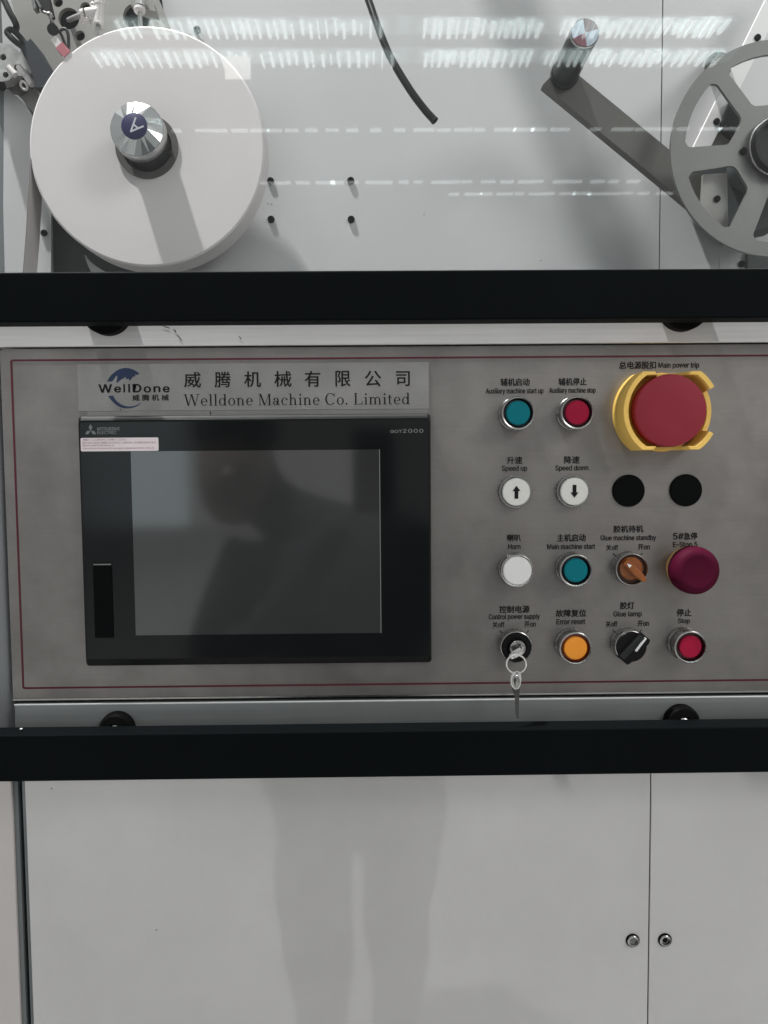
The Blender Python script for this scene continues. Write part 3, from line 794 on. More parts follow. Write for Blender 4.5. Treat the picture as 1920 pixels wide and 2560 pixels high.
# ------------------------------------------------------------------ logo plate
npl = thing('name_plate', 'thin metal name plate with a blue globe logo and two lines of company lettering', 'name plate', (-0.10, 0, 0.0487))
MB().prism(rrect(-0.2572, 0.0487, 0.0471, 0.0890, 0.0006), -0.0012, -0.0002).build('plate', M_PLATE, npl, 0)
MB().prism(rrect(-0.2500, 0.0445, 0.0460, 0.0486, 0.0004), -0.0006, -0.0001).build('backing_strip', M_PLATE, npl, 0)
NY = -0.0014
for ch, u0, u1 in (('威', 52, 157), ('腾', 248, 348), ('机', 436, 540), ('械', 628, 735), ('有', 822, 920), ('限', 1018, 1113), ('公', 1205, 1308), ('司', 1405, 1490)):
    pass
NAMECH = [('威', (-0.1652, 0.0685, -0.1509, 0.0817)), ('腾', (-0.1386, 0.0684, -0.1250, 0.0818)), ('机', (-0.1131, 0.0685, -0.0989, 0.0819)), ('械', (-0.0870, 0.0685, -0.0724, 0.0820)), ('有', (-0.0606, 0.0684, -0.0473, 0.0819)), ('限', (-0.0339, 0.0685, -0.0210, 0.0818)), ('公', (-0.0085, 0.0683, 0.0056, 0.0817)), ('司', (0.0188, 0.0684, 0.0304, 0.0811))]
for ch, b in NAMECH:
    lettering(ch, b, NY, M_INK, npl, 0.00022)
for ch, b in (('W', (-0.2393, 0.0644, -0.2277, 0.0718)), ('e', (-0.2258, 0.0645, -0.2200, 0.0698)), ('l', (-0.2179, 0.0646, -0.2165, 0.0719)), ('l', (-0.2137, 0.0645, -0.2122, 0.0718)), ('D', (-0.2098, 0.0645, -0.2024, 0.0718)), ('o', (-0.2003, 0.0643, -0.1941, 0.0697)), ('n', (-0.1918, 0.0645, -0.1860, 0.0698)), ('e', (-0.1838, 0.0643, -0.1780, 0.0697))):
    if ch == 'l':
        MB().prism([(b[0], b[1]), (b[2], b[1]), (b[2], b[3]), (b[0], b[3])], NY, NY + 0.0001).build('lettering', M_INK, npl, 0)
    else:
        lettering(ch, (b[0] + 0.0002, b[1] + 0.0002, b[2] - 0.0002, b[3] - 0.0002), NY, M_INK, npl, 0.00036)
lettering('威 腾 机 械', (-0.2103, 0.0573, -0.1790, 0.0626), NY, M_INK, npl, 0.00016)

# serif line, drawn as stems, bowls and slab serifs
class Serif:
    def __init__(self):
        self.b = MB()
        self.k = 0
    def poly(self, pts):
        self.k += 1
        vs = [self.b.bm.verts.new((x, -self.k * 1e-7, z)) for x, z in pts]
        f = self.b.bm.faces.new(vs)
        bmesh.ops.triangulate(self.b.bm, faces=[f])
    def bar(self, x0, z0, x1, z1):
        self.poly([(x0, z0), (x1, z0), (x1, z1), (x0, z1)])
    def diag(self, xa, za, xb, zb, w):
        self.poly([(xa - w / 2, za), (xa + w / 2, za), (xb + w / 2, zb), (xb - w / 2, zb)])
    def ring(self, cx, cz, rx, rz, wx=0.085, wz=0.032, a0=0, a1=360):
        n = 28
        for i in range(n):
            t0, t1 = [math.radians(a0 + (a1 - a0) * k / n) for k in (i, i + 1)]
            self.poly([(cx + rx * math.cos(t0), cz + rz * math.sin(t0)), (cx + rx * math.cos(t1), cz + rz * math.sin(t1)), (cx + (rx - wx) * math.cos(t1), cz + (rz - wz) * math.sin(t1)), (cx + (rx - wx) * math.cos(t0), cz + (rz - wz) * math.sin(t0))])
    def dot(self, cx, cz, r):
        self.poly(arc(cx, cz, r, 0, 345, 23))
    def stem(self, x, z0, z1, lo=True, hi='flag', w=0.09):
        self.bar(x, z0, x + w, z1)
        if lo:
            self.bar(x - 0.065, z0, x + w + 0.065, z0 + 0.032)
        if hi == 'flag':
            self.bar(x - 0.075, z1 - 0.032, x + 0.01, z1)
        elif hi == 'full':
            self.bar(x - 0.065, z1 - 0.032, x + w + 0.065, z1)
    def glyph(self, ch, x):
        X = 0.46
        if ch == 'W':
            for a, b_, w in ((0.10, 0.30, 0.10), (0.50, 0.30, 0.038), (0.50, 0.72, 0.10), (0.92, 0.72, 0.038)):
                self.diag(x + b_, 0, x + a, 0.72, w)
            for c in (0.10, 0.50, 0.92):
                self.bar(x + c - 0.11, 0.688, x + c + 0.11, 0.72)
            return 1.02
        if ch in 'eoc':
            if ch == 'o':
                self.ring(x + 0.25, X / 2, 0.22, X / 2 + 0.012)
                return 0.50
            self.ring(x + 0.24, X / 2, 0.21, X / 2 + 0.012, a0=0 if ch == 'e' else 40, a1=318)
            if ch == 'e':
                self.bar(x + 0.08, X / 2, x + 0.44, X / 2 + 0.032)
                return 0.48
            self.dot(x + 0.385, X - 0.10, 0.052)
            return 0.46
        if ch == 'l':
            self.stem(x + 0.09, 0, 0.72)
            return 0.27
        if ch == 'd':
            self.ring(x + 0.24, X / 2, 0.21, X / 2 + 0.012)
            self.stem(x + 0.37, 0, 0.72, False)
            self.bar(x + 0.37, 0, x + 0.53, 0.032)
            return 0.55
        if ch in 'nhm':
            self.stem(x + 0.08, 0, 0.72 if ch == 'h' else X)
            nn = 2 if ch == 'm' else 1
            for k in range(nn):
                o = x + 0.08 + k * 0.29
                self.ring(o + 0.19, X - 0.20, 0.19, 0.21, 0.08, 0.045, 0, 150)
                self.stem(o + 0.29, 0, X - 0.19, True, None)
            return 0.56 if nn == 1 else 0.85
        if ch == 'i':
            self.stem(x + 0.09, 0, X)
            self.dot(x + 0.13, 0.64, 0.058)
            return 0.27
        if ch == 'a':
            self.ring(x + 0.19, 0.13, 0.16, 0.14)
            self.ring(x + 0.22, X - 0.14, 0.17, 0.15, 0.09, 0.035, 0, 165)
            self.bar(x + 0.30, 0.05, x + 0.39, X - 0.13)
            self.dot(x + 0.11, X - 0.12, 0.048)
            self.bar(x + 0.34, 0, x + 0.48, 0.04)
            return 0.49
        if ch == 't':
            self.bar(x + 0.09, 0.06, x + 0.175, 0.60)
            self.bar(x + 0.01, X - 0.034, x + 0.29, X)
            self.ring(x + 0.20, 0.09, 0.11, 0.10, 0.08, 0.035, 180, 330)
            return 0.33
        if ch == 'M':
            self.bar(x + 0.10, 0, x + 0.135, 0.72)
            self.diag(x + 0.42, 0, x + 0.15, 0.72, 0.10)
            self.diag(x + 0.42, 0, x + 0.70, 0.72, 0.035)
            self.bar(x + 0.68, 0, x + 0.775, 0.72)
            for a, b_ in ((0.03, 0.21), (0.60, 0.85)):
                self.bar(x + a, 0, x + b_, 0.032)
            self.bar(x + 0.03, 0.688, x + 0.17, 0.72)
            self.bar(x + 0.68, 0.688, x + 0.85, 0.72)
            return 0.88
        if ch == 'C':
            self.ring(x + 0.36, 0.36, 0.33, 0.375, 0.10, 0.034, 38, 322)
            self.bar(x + 0.615, 0.50, x + 0.645, 0.72)
            return 0.70
        if ch == 'L':
            self.stem(x + 0.10, 0, 0.72, True, 'full', 0.095)
            self.bar(x + 0.10, 0, x + 0.56, 0.034)
            self.poly([(x + 0.56, 0.0), (x + 0.59, 0.22), (x + 0.565, 0.22), (x + 0.50, 0.03)])
            return 0.62
        if ch == '.':
            self.dot(x + 0.10, 0.055, 0.058)
            return 0.24
        return 0.22
sf = Serif()
x = 0.0
for ch in 'Welldone Machine Co. Limited':
    x += sf.glyph(ch, x) + 0.045
xs = [v.co.x for v in sf.b.bm.verts]
bx0, bz0, bx1, bz1 = (-0.1661, 0.0527, 0.0305, 0.0626)
mnx, mxx = min(xs), max(xs)
for v in sf.b.bm.verts:
    v.co.x = bx0 + (v.co.x - mnx) / (mxx - mnx) * (bx1 - bx0)
    v.co.z = bz0 + v.co.z / 0.72 * (bz1 - bz0)
    v.co.y = NY + v.co.y
sf.b.build('serif_lettering', M_INK, npl, 0)
MB().prism([(-0.23161, 0.07411), (-0.23078, 0.07593), (-0.22958, 0.07774), (-0.22792, 0.07969), (-0.22627, 0.08113), (-0.22440, 0.08258), (-0.22254, 0.08375), (-0.22068, 0.08464), (-0.21884, 0.08518), (-0.21677, 0.08553), (-0.21471, 0.08561), (-0.21265, 0.08536), (-0.21061, 0.08485), (-0.20880, 0.08411), (-0.20699, 0.08319), (-0.20564, 0.08227), (-0.20484, 0.08163), (-0.20318, 0.08043), (-0.20469, 0.08044), (-0.20582, 0.07908), (-0.20626, 0.07986), (-0.20698, 0.08046), (-0.20748, 0.07891), (-0.20805, 0.07819), (-0.20943, 0.07801), (-0.21062, 0.07638), (-0.21156, 0.07548), (-0.21205, 0.07411), (-0.21261, 0.07548), (-0.21313, 0.07649), (-0.21415, 0.07622), (-0.21498, 0.07596), (-0.21540, 0.07719), (-0.21593, 0.07810), (-0.21687, 0.07720), (-0.21771, 0.07661), (-0.21909, 0.07626), (-0.21980, 0.07553), (-0.22073, 0.07499), (-0.22191, 0.07391), (-0.22308, 0.07291), (-0.22385, 0.07319), (-0.22332, 0.07565), (-0.22270, 0.07801), (-0.22296, 0.07883), (-0.22377, 0.07902), (-0.22501, 0.07739), (-0.22621, 0.07558), (-0.22763, 0.07408)], NY - 0.0001, NY + 0.0001).build('globe_crescent', M_BLUEINK, npl, 0)
MB().prism([(-0.23129, 0.06170), (-0.22684, 0.06190), (-0.22633, 0.06061), (-0.22555, 0.05901), (-0.22422, 0.05740), (-0.22243, 0.05579), (-0.22064, 0.05454), (-0.21883, 0.05361), (-0.21610, 0.05277), (-0.21335, 0.05243), (-0.21105, 0.05260), (-0.20875, 0.05304), (-0.20689, 0.05362), (-0.20527, 0.05443), (-0.20386, 0.05533), (-0.20279, 0.05615), (-0.20388, 0.05460), (-0.20506, 0.05360), (-0.20669, 0.05261), (-0.20878, 0.05180), (-0.21109, 0.05122), (-0.21340, 0.05092), (-0.21569, 0.05084), (-0.21798, 0.05104), (-0.22026, 0.05166), (-0.22253, 0.05259), (-0.22433, 0.05383), (-0.22612, 0.05536), (-0.22768, 0.05688), (-0.22879, 0.05812), (-0.23020, 0.05996)], NY - 0.0001, NY + 0.0001).build('globe_crescent', M_BLUEINK, npl, 0)

# ------------------------------------------------------------------ operator display
hm = thing('operator_display', 'black framed operator touch screen, switched off, in the steel panel', 'touch screen', (-0.104, 0, -0.1755))
gx0, gx1, gz0, gz1 = -0.2568, 0.0484, -0.1750, 0.0440
fx0, fx1, fz0, fz1 = -0.2538, 0.0466, -0.1678, 0.0392
def rring(x0, z0, x1, z1, r, y):
    return [Vector((a, y, b)) for a, b in rrect(x0, z0, x1, z1, r)]
MB().loft([rring(gx0, gz0, gx1, gz1, 0.003, -0.0002), rring(gx0, gz0, gx1, gz1, 0.003, -0.0032), rring(fx0 - 0.0008, fz0 - 0.0008, fx1 + 0.0008, fz1 + 0.0008, 0.003, -0.0096), rring(fx0, fz0, fx1, fz1, 0.003, -0.0100)], False, True).build('housing', M_HMI, hm, 20)
MB().prism([(fx0 + 0.0015, fz1 + 0.0011), (fx1 - 0.001, fz1 + 0.0011), (gx1 - 0.0025, gz1 - 0.0005), (gx0 + 0.0025, gz1 - 0.0005)], 0, 0.0001)
ch = MB()
ch.loft([[Vector((fx0 + 0.001, -0.0098, fz1 + 0.0009)), Vector((fx1 - 0.001, -0.0098, fz1 + 0.0009))], [Vector((gx0 + 0.003, -0.0036, gz1 - 0.00015)), Vector((gx1 - 0.003, -0.0036, gz1 - 0.00015))]], False, False, False)
ch.build('lit_top_chamfer', M_HMI_LIT, hm, 0)
usb_o = rrect(-0.24575, -0.1486, -0.2290, -0.0820, 0.0003)
SCR = (-0.2105, -0.1468, 0.0039, 0.0135)
MB().plate(rrect(fx0 + 0.0006, fz0 + 0.0006, fx1 - 0.0006, fz1 - 0.0006, 0.0026), [usb_o, rrect(*SCR, 0.0003)], -0.0104, -0.0101).build('front_film', M_FILM, hm, 0)
MB().prism(rrect(SCR[0] + 0.0001, SCR[1] + 0.0001, SCR[2] - 0.0001, SCR[3] - 0.0001, 0.0003), -0.01025, -0.01005).build('screen', M_LCD, hm, 0)
MB().box(SCR[2] - 0.0006, SCR[2] + 0.0001, -0.0106, -0.01041, SCR[1], SCR[3]).build('screen_edge', M_GREYINK, hm, 0)
MB().box(-0.2452, -0.2295, -0.0108, -0.0100, -0.1480, -0.0842, 0.0003).build('port_cover', M_PLUG, hm)
MB().box(-0.2450, -0.2297, -0.0110, -0.0104, -0.0846, -0.0836).build('cover_lip', M_GREYINK, hm, 0)
FY = -0.0106
lg = MB()
for q in ([(-0.24384, 0.03690), (-0.24231, 0.03414), (-0.24402, 0.03094), (-0.24553, 0.03417)], [(-0.24695, 0.03124), (-0.24430, 0.03113), (-0.24595, 0.02835), (-0.24870, 0.02837)], [(-0.24373, 0.03112), (-0.24103, 0.03120), (-0.23918, 0.02829), (-0.24221, 0.02832)]):
    lg.prism(q, FY, FY + 0.0001)
lg.build('three_diamond_mark', M_GREYINK, hm, 0)
lettering('MITSUBISHI', (-0.2381, 0.0316, -0.2192, 0.0342), FY, M_GREYINK, hm, 0.0001)
lettering('ELECTRIC', (-0.2382, 0.0284, -0.2220, 0.0311), FY, M_GREYINK, hm, 0.0001)
lettering('GOT', (0.0132, 0.0275, 0.0231, 0.0300), FY, M_GREYINK, hm, 0.0001)
lettering('2000', (0.0239, 0.0275, 0.0415, 0.0307), FY, M_GREYINK, hm, 0.0001, spacing=1.1)
stk = MB().prism(rrect(-0.2527, 0.0137, -0.1862, 0.0252, 0.0012), -0.0108, -0.0105).build('instruction_sticker', M_STICK, hm, 0)
for t, b in (('保護フィルムをはがしてお使いください。', (-0.2507, 0.0228, -0.2133, 0.0244)), ('貼り付けたままご使用になりますと、はがれなくなる恐れがあります。', (-0.2508, 0.0200, -0.1878, 0.0218)), ('Remove protective film before use.', (-0.2509, 0.0178, -0.2237, 0.0193)), ('Failure to remove protective film may result in sticking permanently to the unit.', (-0.2509, 0.0154, -0.1896, 0.0169))):
    lettering(t, b, -0.0111, M_STICKINK, stk, 0.0)

# ------------------------------------------------------------------ push buttons
CX = (0.1224, 0.1730, 0.2228, 0.2735)
RZ = (0.0434, -0.0244, -0.0926, -0.1607)
GRP = 'round push buttons on the control panel'

def push_button(ix, iz, name, label, h, cap_r, cap_m, collar_m, cap_h, clear=False, cat='push button', group=GRP):
    p = (CX[ix], 0, RZ[iz])
    t = thing(name, label, cat, p, group)
    if clear:
        MB().lathe([(0.0146, -0.0001), (0.0146, -0.0030), (0.0142, -0.0045)], p, 56, cap1=False).lathe([(0.0142, -0.0044), (0.0128, -0.0044)], p, 56, cap1=False).build('bezel', M_BEZEL, t)
        MB().lathe([(0.0141, -0.0045), (0.0140, -h), (0.0133, -h - 0.0006), (0.0127, -h), (0.0126, -0.0045)], p, 56, cap1=False).build('clear_guard', M_CLEARCAP, t)
    else:
        MB().lathe([(0.0148, -0.0001), (0.0148, -0.0025), (0.0144, -0.0035), (0.0140, -0.0038), (0.0140, -h * 0.55), (0.0144, -h * 0.6), (0.0144, -h * 0.72), (0.0140, -h * 0.76), (0.0140, -h * 0.86), (0.0143, -h * 0.9), (0.0142, -h + 0.0004), (0.0136, -h), (0.0128, -h + 0.0003), (0.0121, -h + 0.003)], p, 56, cap1=False).build('bezel', M_BEZEL, t)
    MB().lathe([(0.0126, -0.002), (0.0122, -cap_h + 0.0035), (cap_r, -cap_h + 0.0028)], p, 56, cap1=True).build('collar', collar_m, t)
    MB().lathe([(cap_r, -cap_h + 0.004), (cap_r, -cap_h + 0.0008), (cap_r - 0.0008, -cap_h), (cap_r * 0.5, -cap_h - 0.0001)], p, 56).build('cap', cap_m, t)
    return t

push_button(0, 0, 'push_button', 'teal push button in a metal ring, top row left, under the start up words', 0.0170, 0.0103, M_TEAL, M_DKTEAL, 0.0165)
push_button(1, 0, 'push_button', 'dark red push button in a metal ring, next to the yellow guarded trip button', 0.0170, 0.0103, M_REDB, M_DKRED, 0.0165)
push_button(1, 2, 'push_button', 'teal push button under the main machine start words, right of the plain white one', 0.0165, 0.0103, M_TEAL, M_DKTEAL, 0.0160)
push_button(1, 3, 'push_button', 'orange push button in the bottom row, right of the key switch', 0.0172, 0.0102, M_ORANGE, M_DKORANGE, 0.0168)
push_button(3, 3, 'push_button', 'red push button in the bottom right corner, under the stop word', 0.0175, 0.0098, M_REDB, M_DKRED, 0.0168)
push_button(0, 2, 'push_button', 'plain white push button under the horn word, left end of its row', 0.0140, 0.0125, M_WHITEP, M_BEZEL, 0.0148)
for ix, lab, sgn in ((0, 'white push button with a black up arrow', 1), (1, 'white push button with a black down arrow', -1)):
    t = push_button(ix, 1, 'push_button', lab, 0.0095, 0.0122, M_WHITEB, M_BEZEL, 0.0088, True)
    px, pz = CX[ix], RZ[1]
    ar = [(-0.0016, -0.0058), (0.0016, -0.0058), (0.0016, 0.0008), (0.0034, 0.0008), (0.0, 0.0054), (-0.0034, 0.0008), (-0.0016, 0.0008)]
    MB().prism([(px + a, pz + sgn * b) for a, b in ar], -0.0093, -0.0090).build('arrow', M_INK, t, 0)

for ix, lab in ((2, 'flat black hole plug, left of the two below the trip button'), (3, 'flat black hole plug, right of the two below the trip button')):
    o = MB().lathe([(0.0142, -0.0001), (0.0142, -0.0016), (0.0136, -0.0024), (0.008, -0.0026)], (CX[ix], 0, RZ[1]), 56).build('hole_plug', M_PLUG, origin=(CX[ix], 0, RZ[1]))
    tag(o, lab, 'hole plug', 'black plugs in unused button holes')

# ------------------------------------------------------------------ guarded main power trip
tx, tz = 0.2489, 0.0436
trip = thing('trip_button', 'big red round main power trip button inside a yellow guard', 'stop button', (tx, 0, tz))
G = MB()
Ro, Ri, cut = 0.0408, 0.0362, 0.0328
def gshape(a, R):
    x_, z_ = R * math.cos(a), R * math.sin(a)
    lim = cut if R == Ro else cut - 0.0030
    if abs(z_) > lim:
        z_ = math.copysign(lim, z_)
        if R == Ro:
            x_ = math.copysign(min(abs(x_), 0.0408), x_)
    return x_, z_
def gheight(d):
    d = d % 360
    def sm(a, b, v):
        t = max(0, min(1, (v - a) / (b - a)))
        return t * t * (3 - 2 * t)
    low, tall = 0.0135, 0.0300
    if 112 <= d <= 248:
        return tall
    if 100 < d < 112:
        return low + (tall - low) * sm(100, 112, d)
    if 248 < d < 260:
        return tall - (tall - low) * sm(248, 260, d)
    dd = d if d <= 180 else 360 - d
    if 29 <= dd <= 66:
        return tall
    if 66 < dd < 78:
        return tall - (tall - low) * sm(66, 78, dd)
    if 26 < dd < 29:
        return low + (tall - low) * sm(26, 29, dd)
    return low
rows = []
NG = 288
for i in range(NG):
    d = 360 * i / NG
    a = math.radians(d)
    h = gheight(d)
    ox, oz = gshape(a, Ro)
    ix_, iz_ = gshape(a, Ri)
    mx_, mz_ = (ox + ix_) / 2, (oz + iz_) / 2
    e = 0.0007
    pts = [(ox, -0.0001, oz), (ox, -h + e, oz), (ox * 0.8 + mx_ * 0.2, -h, oz * 0.8 + mz_ * 0.2), (ix_ * 0.8 + mx_ * 0.2, -h, iz_ * 0.8 + mz_ * 0.2), (ix_, -h + e, iz_), (ix_, -0.0001, iz_)]
    rows.append([Vector((tx + q[0], q[1], tz + q[2])) for q in pts])
rows.append(rows[0])
G.loft(rows, False, False, False)
bmesh.ops.remove_doubles(G.bm, verts=G.bm.verts, dist=1e-6)
G.lathe([(0.0340, -0.0065), (0.020, -0.0066)], (tx, 0, tz), 64)
G.build('guard', M_YELLOW, trip, 40)
MB().lathe([(0.018, -0.0001), (0.018, -0.016), (0.0295, -0.0165), (0.0304, -0.0185), (0.0304, -0.0275), (0.0298, -0.0292), (0.0282, -0.0300), (0.012, -0.0303)], (tx - 0.0005, 0, tz + 0.0002), 80).build('mushroom_head', M_TRIPRED, trip, 30)

# ------------------------------------------------------------------ mushroom emergency stop
ex, ez = CX[3], RZ[2]
es = thing('emergency_stop', 'dark purple red mushroom emergency stop with a cream collar, under the E-Stop words', 'stop button', (ex, 0, ez))
MB().lathe([(0.0165, -0.0001), (0.0172, -0.004), (0.0195, -0.0095), (0.0196, -0.0118), (0.0188, -0.0128)], (ex, 0, ez), 56).build('collar', M_CREAM, es)
MB().lathe([(0.0150, -0.0129), (0.0196, -0.0132), (0.0207, -0.0155), (0.0207, -0.0220), (0.0203, -0.0250), (0.0190, -0.0280), (0.0170, -0.0300), (0.0140, -0.0308), (0.0128, -0.0306), (0.006, -0.0304)], (ex, 0, ez), 64).build('mushroom_head', M_ESTOPRED, es, 50)

# ------------------------------------------------------------------ selector switches
def selector_base(ix, iz, name, label, h):
    p = (CX[ix], 0, RZ[iz])
    t = thing(name, label, 'selector switch', p)
    MB().lathe([(0.0148, -0.0001), (0.0148, -0.0028), (0.0142, -0.0036), (0.0142, -h * 0.7), (0.0139, -h), (0.0133, -h - 0.0004), (0.0128, -h + 0.0002), (0.0124, -h + 0.003)], p, 56, cap1=False).build('bezel', M_BEZEL, t)
    return t, p
t, p = selector_base(2, 2, 'selector_switch', 'amber brown selector switch with a white arrow, turned towards off', 0.0125)
MB().lathe([(0.0130, -0.002), (0.0126, -0.0098)], p, 48).build('base', M_BROWNDARK, t)
MB().lathe([(0.0105, -0.0090), (0.0100, -0.0120), (0.0085, -0.0135)], (p[0] - 0.0004, 0, p[2] + 0.0006), 40).build('knob', M_BROWNKNOB, t)
gr = MB()
ca, sa = math.cos(math.radians(-44)), math.sin(math.radians(-44))
def rp(lst, px, pz, c, s_):
    return [(px + a * c - b * s_, pz + a * s_ + b * c) for a, b in lst]
gr.prism(rp([(-0.0108, 0.0030), (0.004, 0.0034), (0.0128, 0.0022), (0.0142, 0.0002), (0.0128, -0.0022), (0.004, -0.0034), (-0.0108, -0.0030)], p[0], p[2], ca, sa), -0.0195, -0.0130)
bmesh.ops.bevel(gr.bm, geom=list(gr.bm.edges), offset=0.0006, segments=2, affect='EDGES')
gr.build('grip', M_BROWNKNOB, t, 40)
MB().prism([(0.21584, -0.08631), (0.22021, -0.08800), (0.21798, -0.09024)], -0.0202, -0.0198).build('arrow', M_WHITEP, t, 0)

t, p = selector_base(2, 3, 'selector_switch', 'black selector switch with a white pointer line, turned towards on', 0.0120)
MB().lathe([(0.0130, -0.002), (0.0134, -0.0118), (0.0134, -0.0135), (0.0128, -0.0142)], p, 48).build('base', M_BLACKPL, t)
ca, sa = math.cos(math.radians(47)), math.sin(math.radians(47))
gr = MB()
gr.prism(rp([(-0.0146, 0.0040), (-0.0142, -0.0068), (-0.0115, -0.0080), (0.012, -0.0080), (0.0152, -0.0066), (0.0148, 0.0040)], p[0], p[2], ca, sa), -0.0170, -0.0135)
gr.build('grip', M_BLACKPL, t, 0)
gr = MB()
gr.prism(rp([(-0.0136, 0.0036), (-0.0134, -0.0016), (0.0136, -0.0016), (0.0132, 0.0036)], p[0], p[2], ca, sa), -0.0186, -0.0165)
bmesh.ops.bevel(gr.bm, geom=list(gr.bm.edges), offset=0.0007, segments=2, affect='EDGES')
gr.build('grip_ridge', M_BLACKPL2, t, 40)
LP = [(0.22551, -0.16328), (0.23372, -0.15235)]
q = MB()
stroke(q, LP[0], LP[1], 0.0021, -0.0176, -0.0168)
q.build('pointer_line', M_WHITEP, t, 0)

# key switch with the key in it, a ring and a second key
t, p = selector_base(0, 3, 'key_switch', 'black key switch with a metal ring and a key in its chrome lock', 0.0105)
MB().lathe([(0.0130, -0.002), (0.0129, -0.0098), (0.0122, -0.0104), (0.0092, -0.0106), (0.0088, -0.0080)], p, 48).build('base', M_BLACKPL, t)
MB().lathe([(0.0074, -0.004), (0.0073, -0.0125), (0.0068, -0.0132)], (p[0] + 0.0008, 0, p[2] - 0.0005), 40).build('lock_barrel', M_CHROME, t)
sl = MB()
SLP = [(0.12536, -0.15742), (0.11930, -0.16450)]
stroke(sl, SLP[0], SLP[1], 0.0012, -0.0136, -0.0133)
sl.build('key_slot', M_HOLE, t, 0)

K = thing('key', 'small metal key sticking out of the key switch, its bow pointing outwards', 'key', (p[0] + 0.001, -0.02, p[2] - 0.004))
bow = MB()
a = Vector((0.1269, -0.0200, -0.1584))
b = Vector((0.1130, -0.0360, -0.1644))
dv = (b - a).normalized()
nv = Vector((0, 1, 0)).cross(dv).normalized()
up = dv.cross(nv)
KC = (a + b) / 2
loops = []
for off in (-0.0010, 0.0010):
    lp = []
    for i in range(28):
        an = 2 * PI * i / 28
        lp.append(KC + dv * 0.0092 * math.cos(an) * (1 + 0.06 * math.cos(2 * an)) + up * 0.0060 * math.sin(an) + nv * off)
    loops.append(lp)
bow.loft(loops)
bow.build('bow', M_BRIGHT, K, 40)
slab((0.1251, -0.0130, -0.1587), (0.1206, -0.0130, -0.1643), 0.0022, -0.026, -0.0133).build('blade', M_KEY, K, 0)
ring = tag(MB().torus((0.1181, -0.0340, -0.1694), 0.0082, 0.00075, (0.15, 1, 0.12), 48, 8).build('key_ring', M_BRIGHT), 'thin split ring hanging from the key in the lock, holding the spare key', 'key ring')
M_BLADE = mat('dark_key_blade', (0.10, 0.10, 0.097), 0.3, 0.8)
K2 = thing('key', 'spare metal key hanging straight down from the split ring', 'key', (0.1181, -0.0340, -0.1749))
k2 = MB()
k2.plate([(0.11465, -0.17727), (0.11612, -0.17601), (0.11893, -0.17507), (0.12100, -0.17607), (0.12189, -0.17847), (0.12220, -0.18297), (0.12132, -0.18820), (0.12015, -0.19043), (0.11675, -0.19130), (0.11468, -0.18925), (0.11319, -0.18661), (0.11304, -0.18211), (0.11362, -0.17913)], [circ((0.1185, -0.0340, -0.1773)[0], (0.1185, -0.0340, -0.1773)[2], 0.0013, 14)], -0.035, -0.0335)
k2.build('bow', M_BRIGHT, K2, 0)
dome = MB()
kc = (0.1176, -0.0352, -0.1842)
dome.loft([[Vector((kc[0] + 0.0032 * s_ * math.cos(2 * PI * i / 24), -0.0350 - h_, kc[2] + 0.0060 * s_ * math.sin(2 * PI * i / 24))) for i in range(24)] for s_, h_ in ((1.0, 0.0), (0.85, 0.0006), (0.5, 0.0010), (0.05, 0.0011))], False, True)
dome.build('bow_face', M_KEY, K2)
MB().prism([(0.11370, -0.18931), (0.12123, -0.18865), (0.12095, -0.19179), (0.12051, -0.19629), (0.12031, -0.20154), (0.12017, -0.20754), (0.12005, -0.21597), (0.11820, -0.21617), (0.11804, -0.21338), (0.11700, -0.21262), (0.11774, -0.21127), (0.11700, -0.20991), (0.11759, -0.20842), (0.11684, -0.20675), (0.11743, -0.20526), (0.11691, -0.20375), (0.11713, -0.20165), (0.11652, -0.19669), (0.11504, -0.19323)], -0.0348, -0.0338).build('blade', M_BLADE, K2, 0)

for pts, y, par in (([(-0.18353, 0.12135), (-0.17996, 0.12080), (-0.17666, 0.11973), (-0.17694, 0.11920), (-0.18063, 0.12028)], -0.0009, fr_), ([(-0.17401, 0.11918), (-0.17166, 0.11733), (-0.17118, 0.11548), (-0.17222, 0.11627)], -0.0009, fr_), ([(-0.17066, 0.11468), (-0.16886, 0.11230), (-0.16602, 0.10859), (-0.16681, 0.10886), (-0.16992, 0.11257)], -0.0009, fr_), ([(-0.11756, 0.11264), (-0.11481, 0.11011), (-0.11535, 0.10959), (-0.11718, 0.11171)], -0.0009, fr_), ([(-0.14374, 0.04759), (-0.14299, 0.04759), (-0.14278, 0.04440), (-0.14325, 0.04421)], -0.0013, npl), ([(-0.22162, 0.05022), (-0.22096, 0.05041), (-0.22025, 0.04909), (-0.22081, 0.04900)], -0.0014, npl)):
    MB().prism(pts, y, y + 0.0001).build('scuff_mark', M_HOLE, par, 0)
for p in ((-0.1988, -0.0122, -0.4121), (-0.2873, -0.0122, -0.2817), (0.0612, 0.2698, 0.3008), (0.2024, 0.2698, 0.2456), (-0.1262, 0.2698, 0.3143), (-0.1219, 0.2698, 0.3138)):
    par = wl if p[1] > 0.1 else None
    o = MB().lathe([(0.0007, 0.0), (0.0004, -0.0002)], p, 8).build('dirt_speck', M_CORE, par)
    if par is None:
        tag(o, 'tiny dark speck on the white cabinet door, low and left of the leg reflection' if p[0] > -0.25 else 'tiny dark speck near the upper left corner of the wide cabinet door', 'speck')

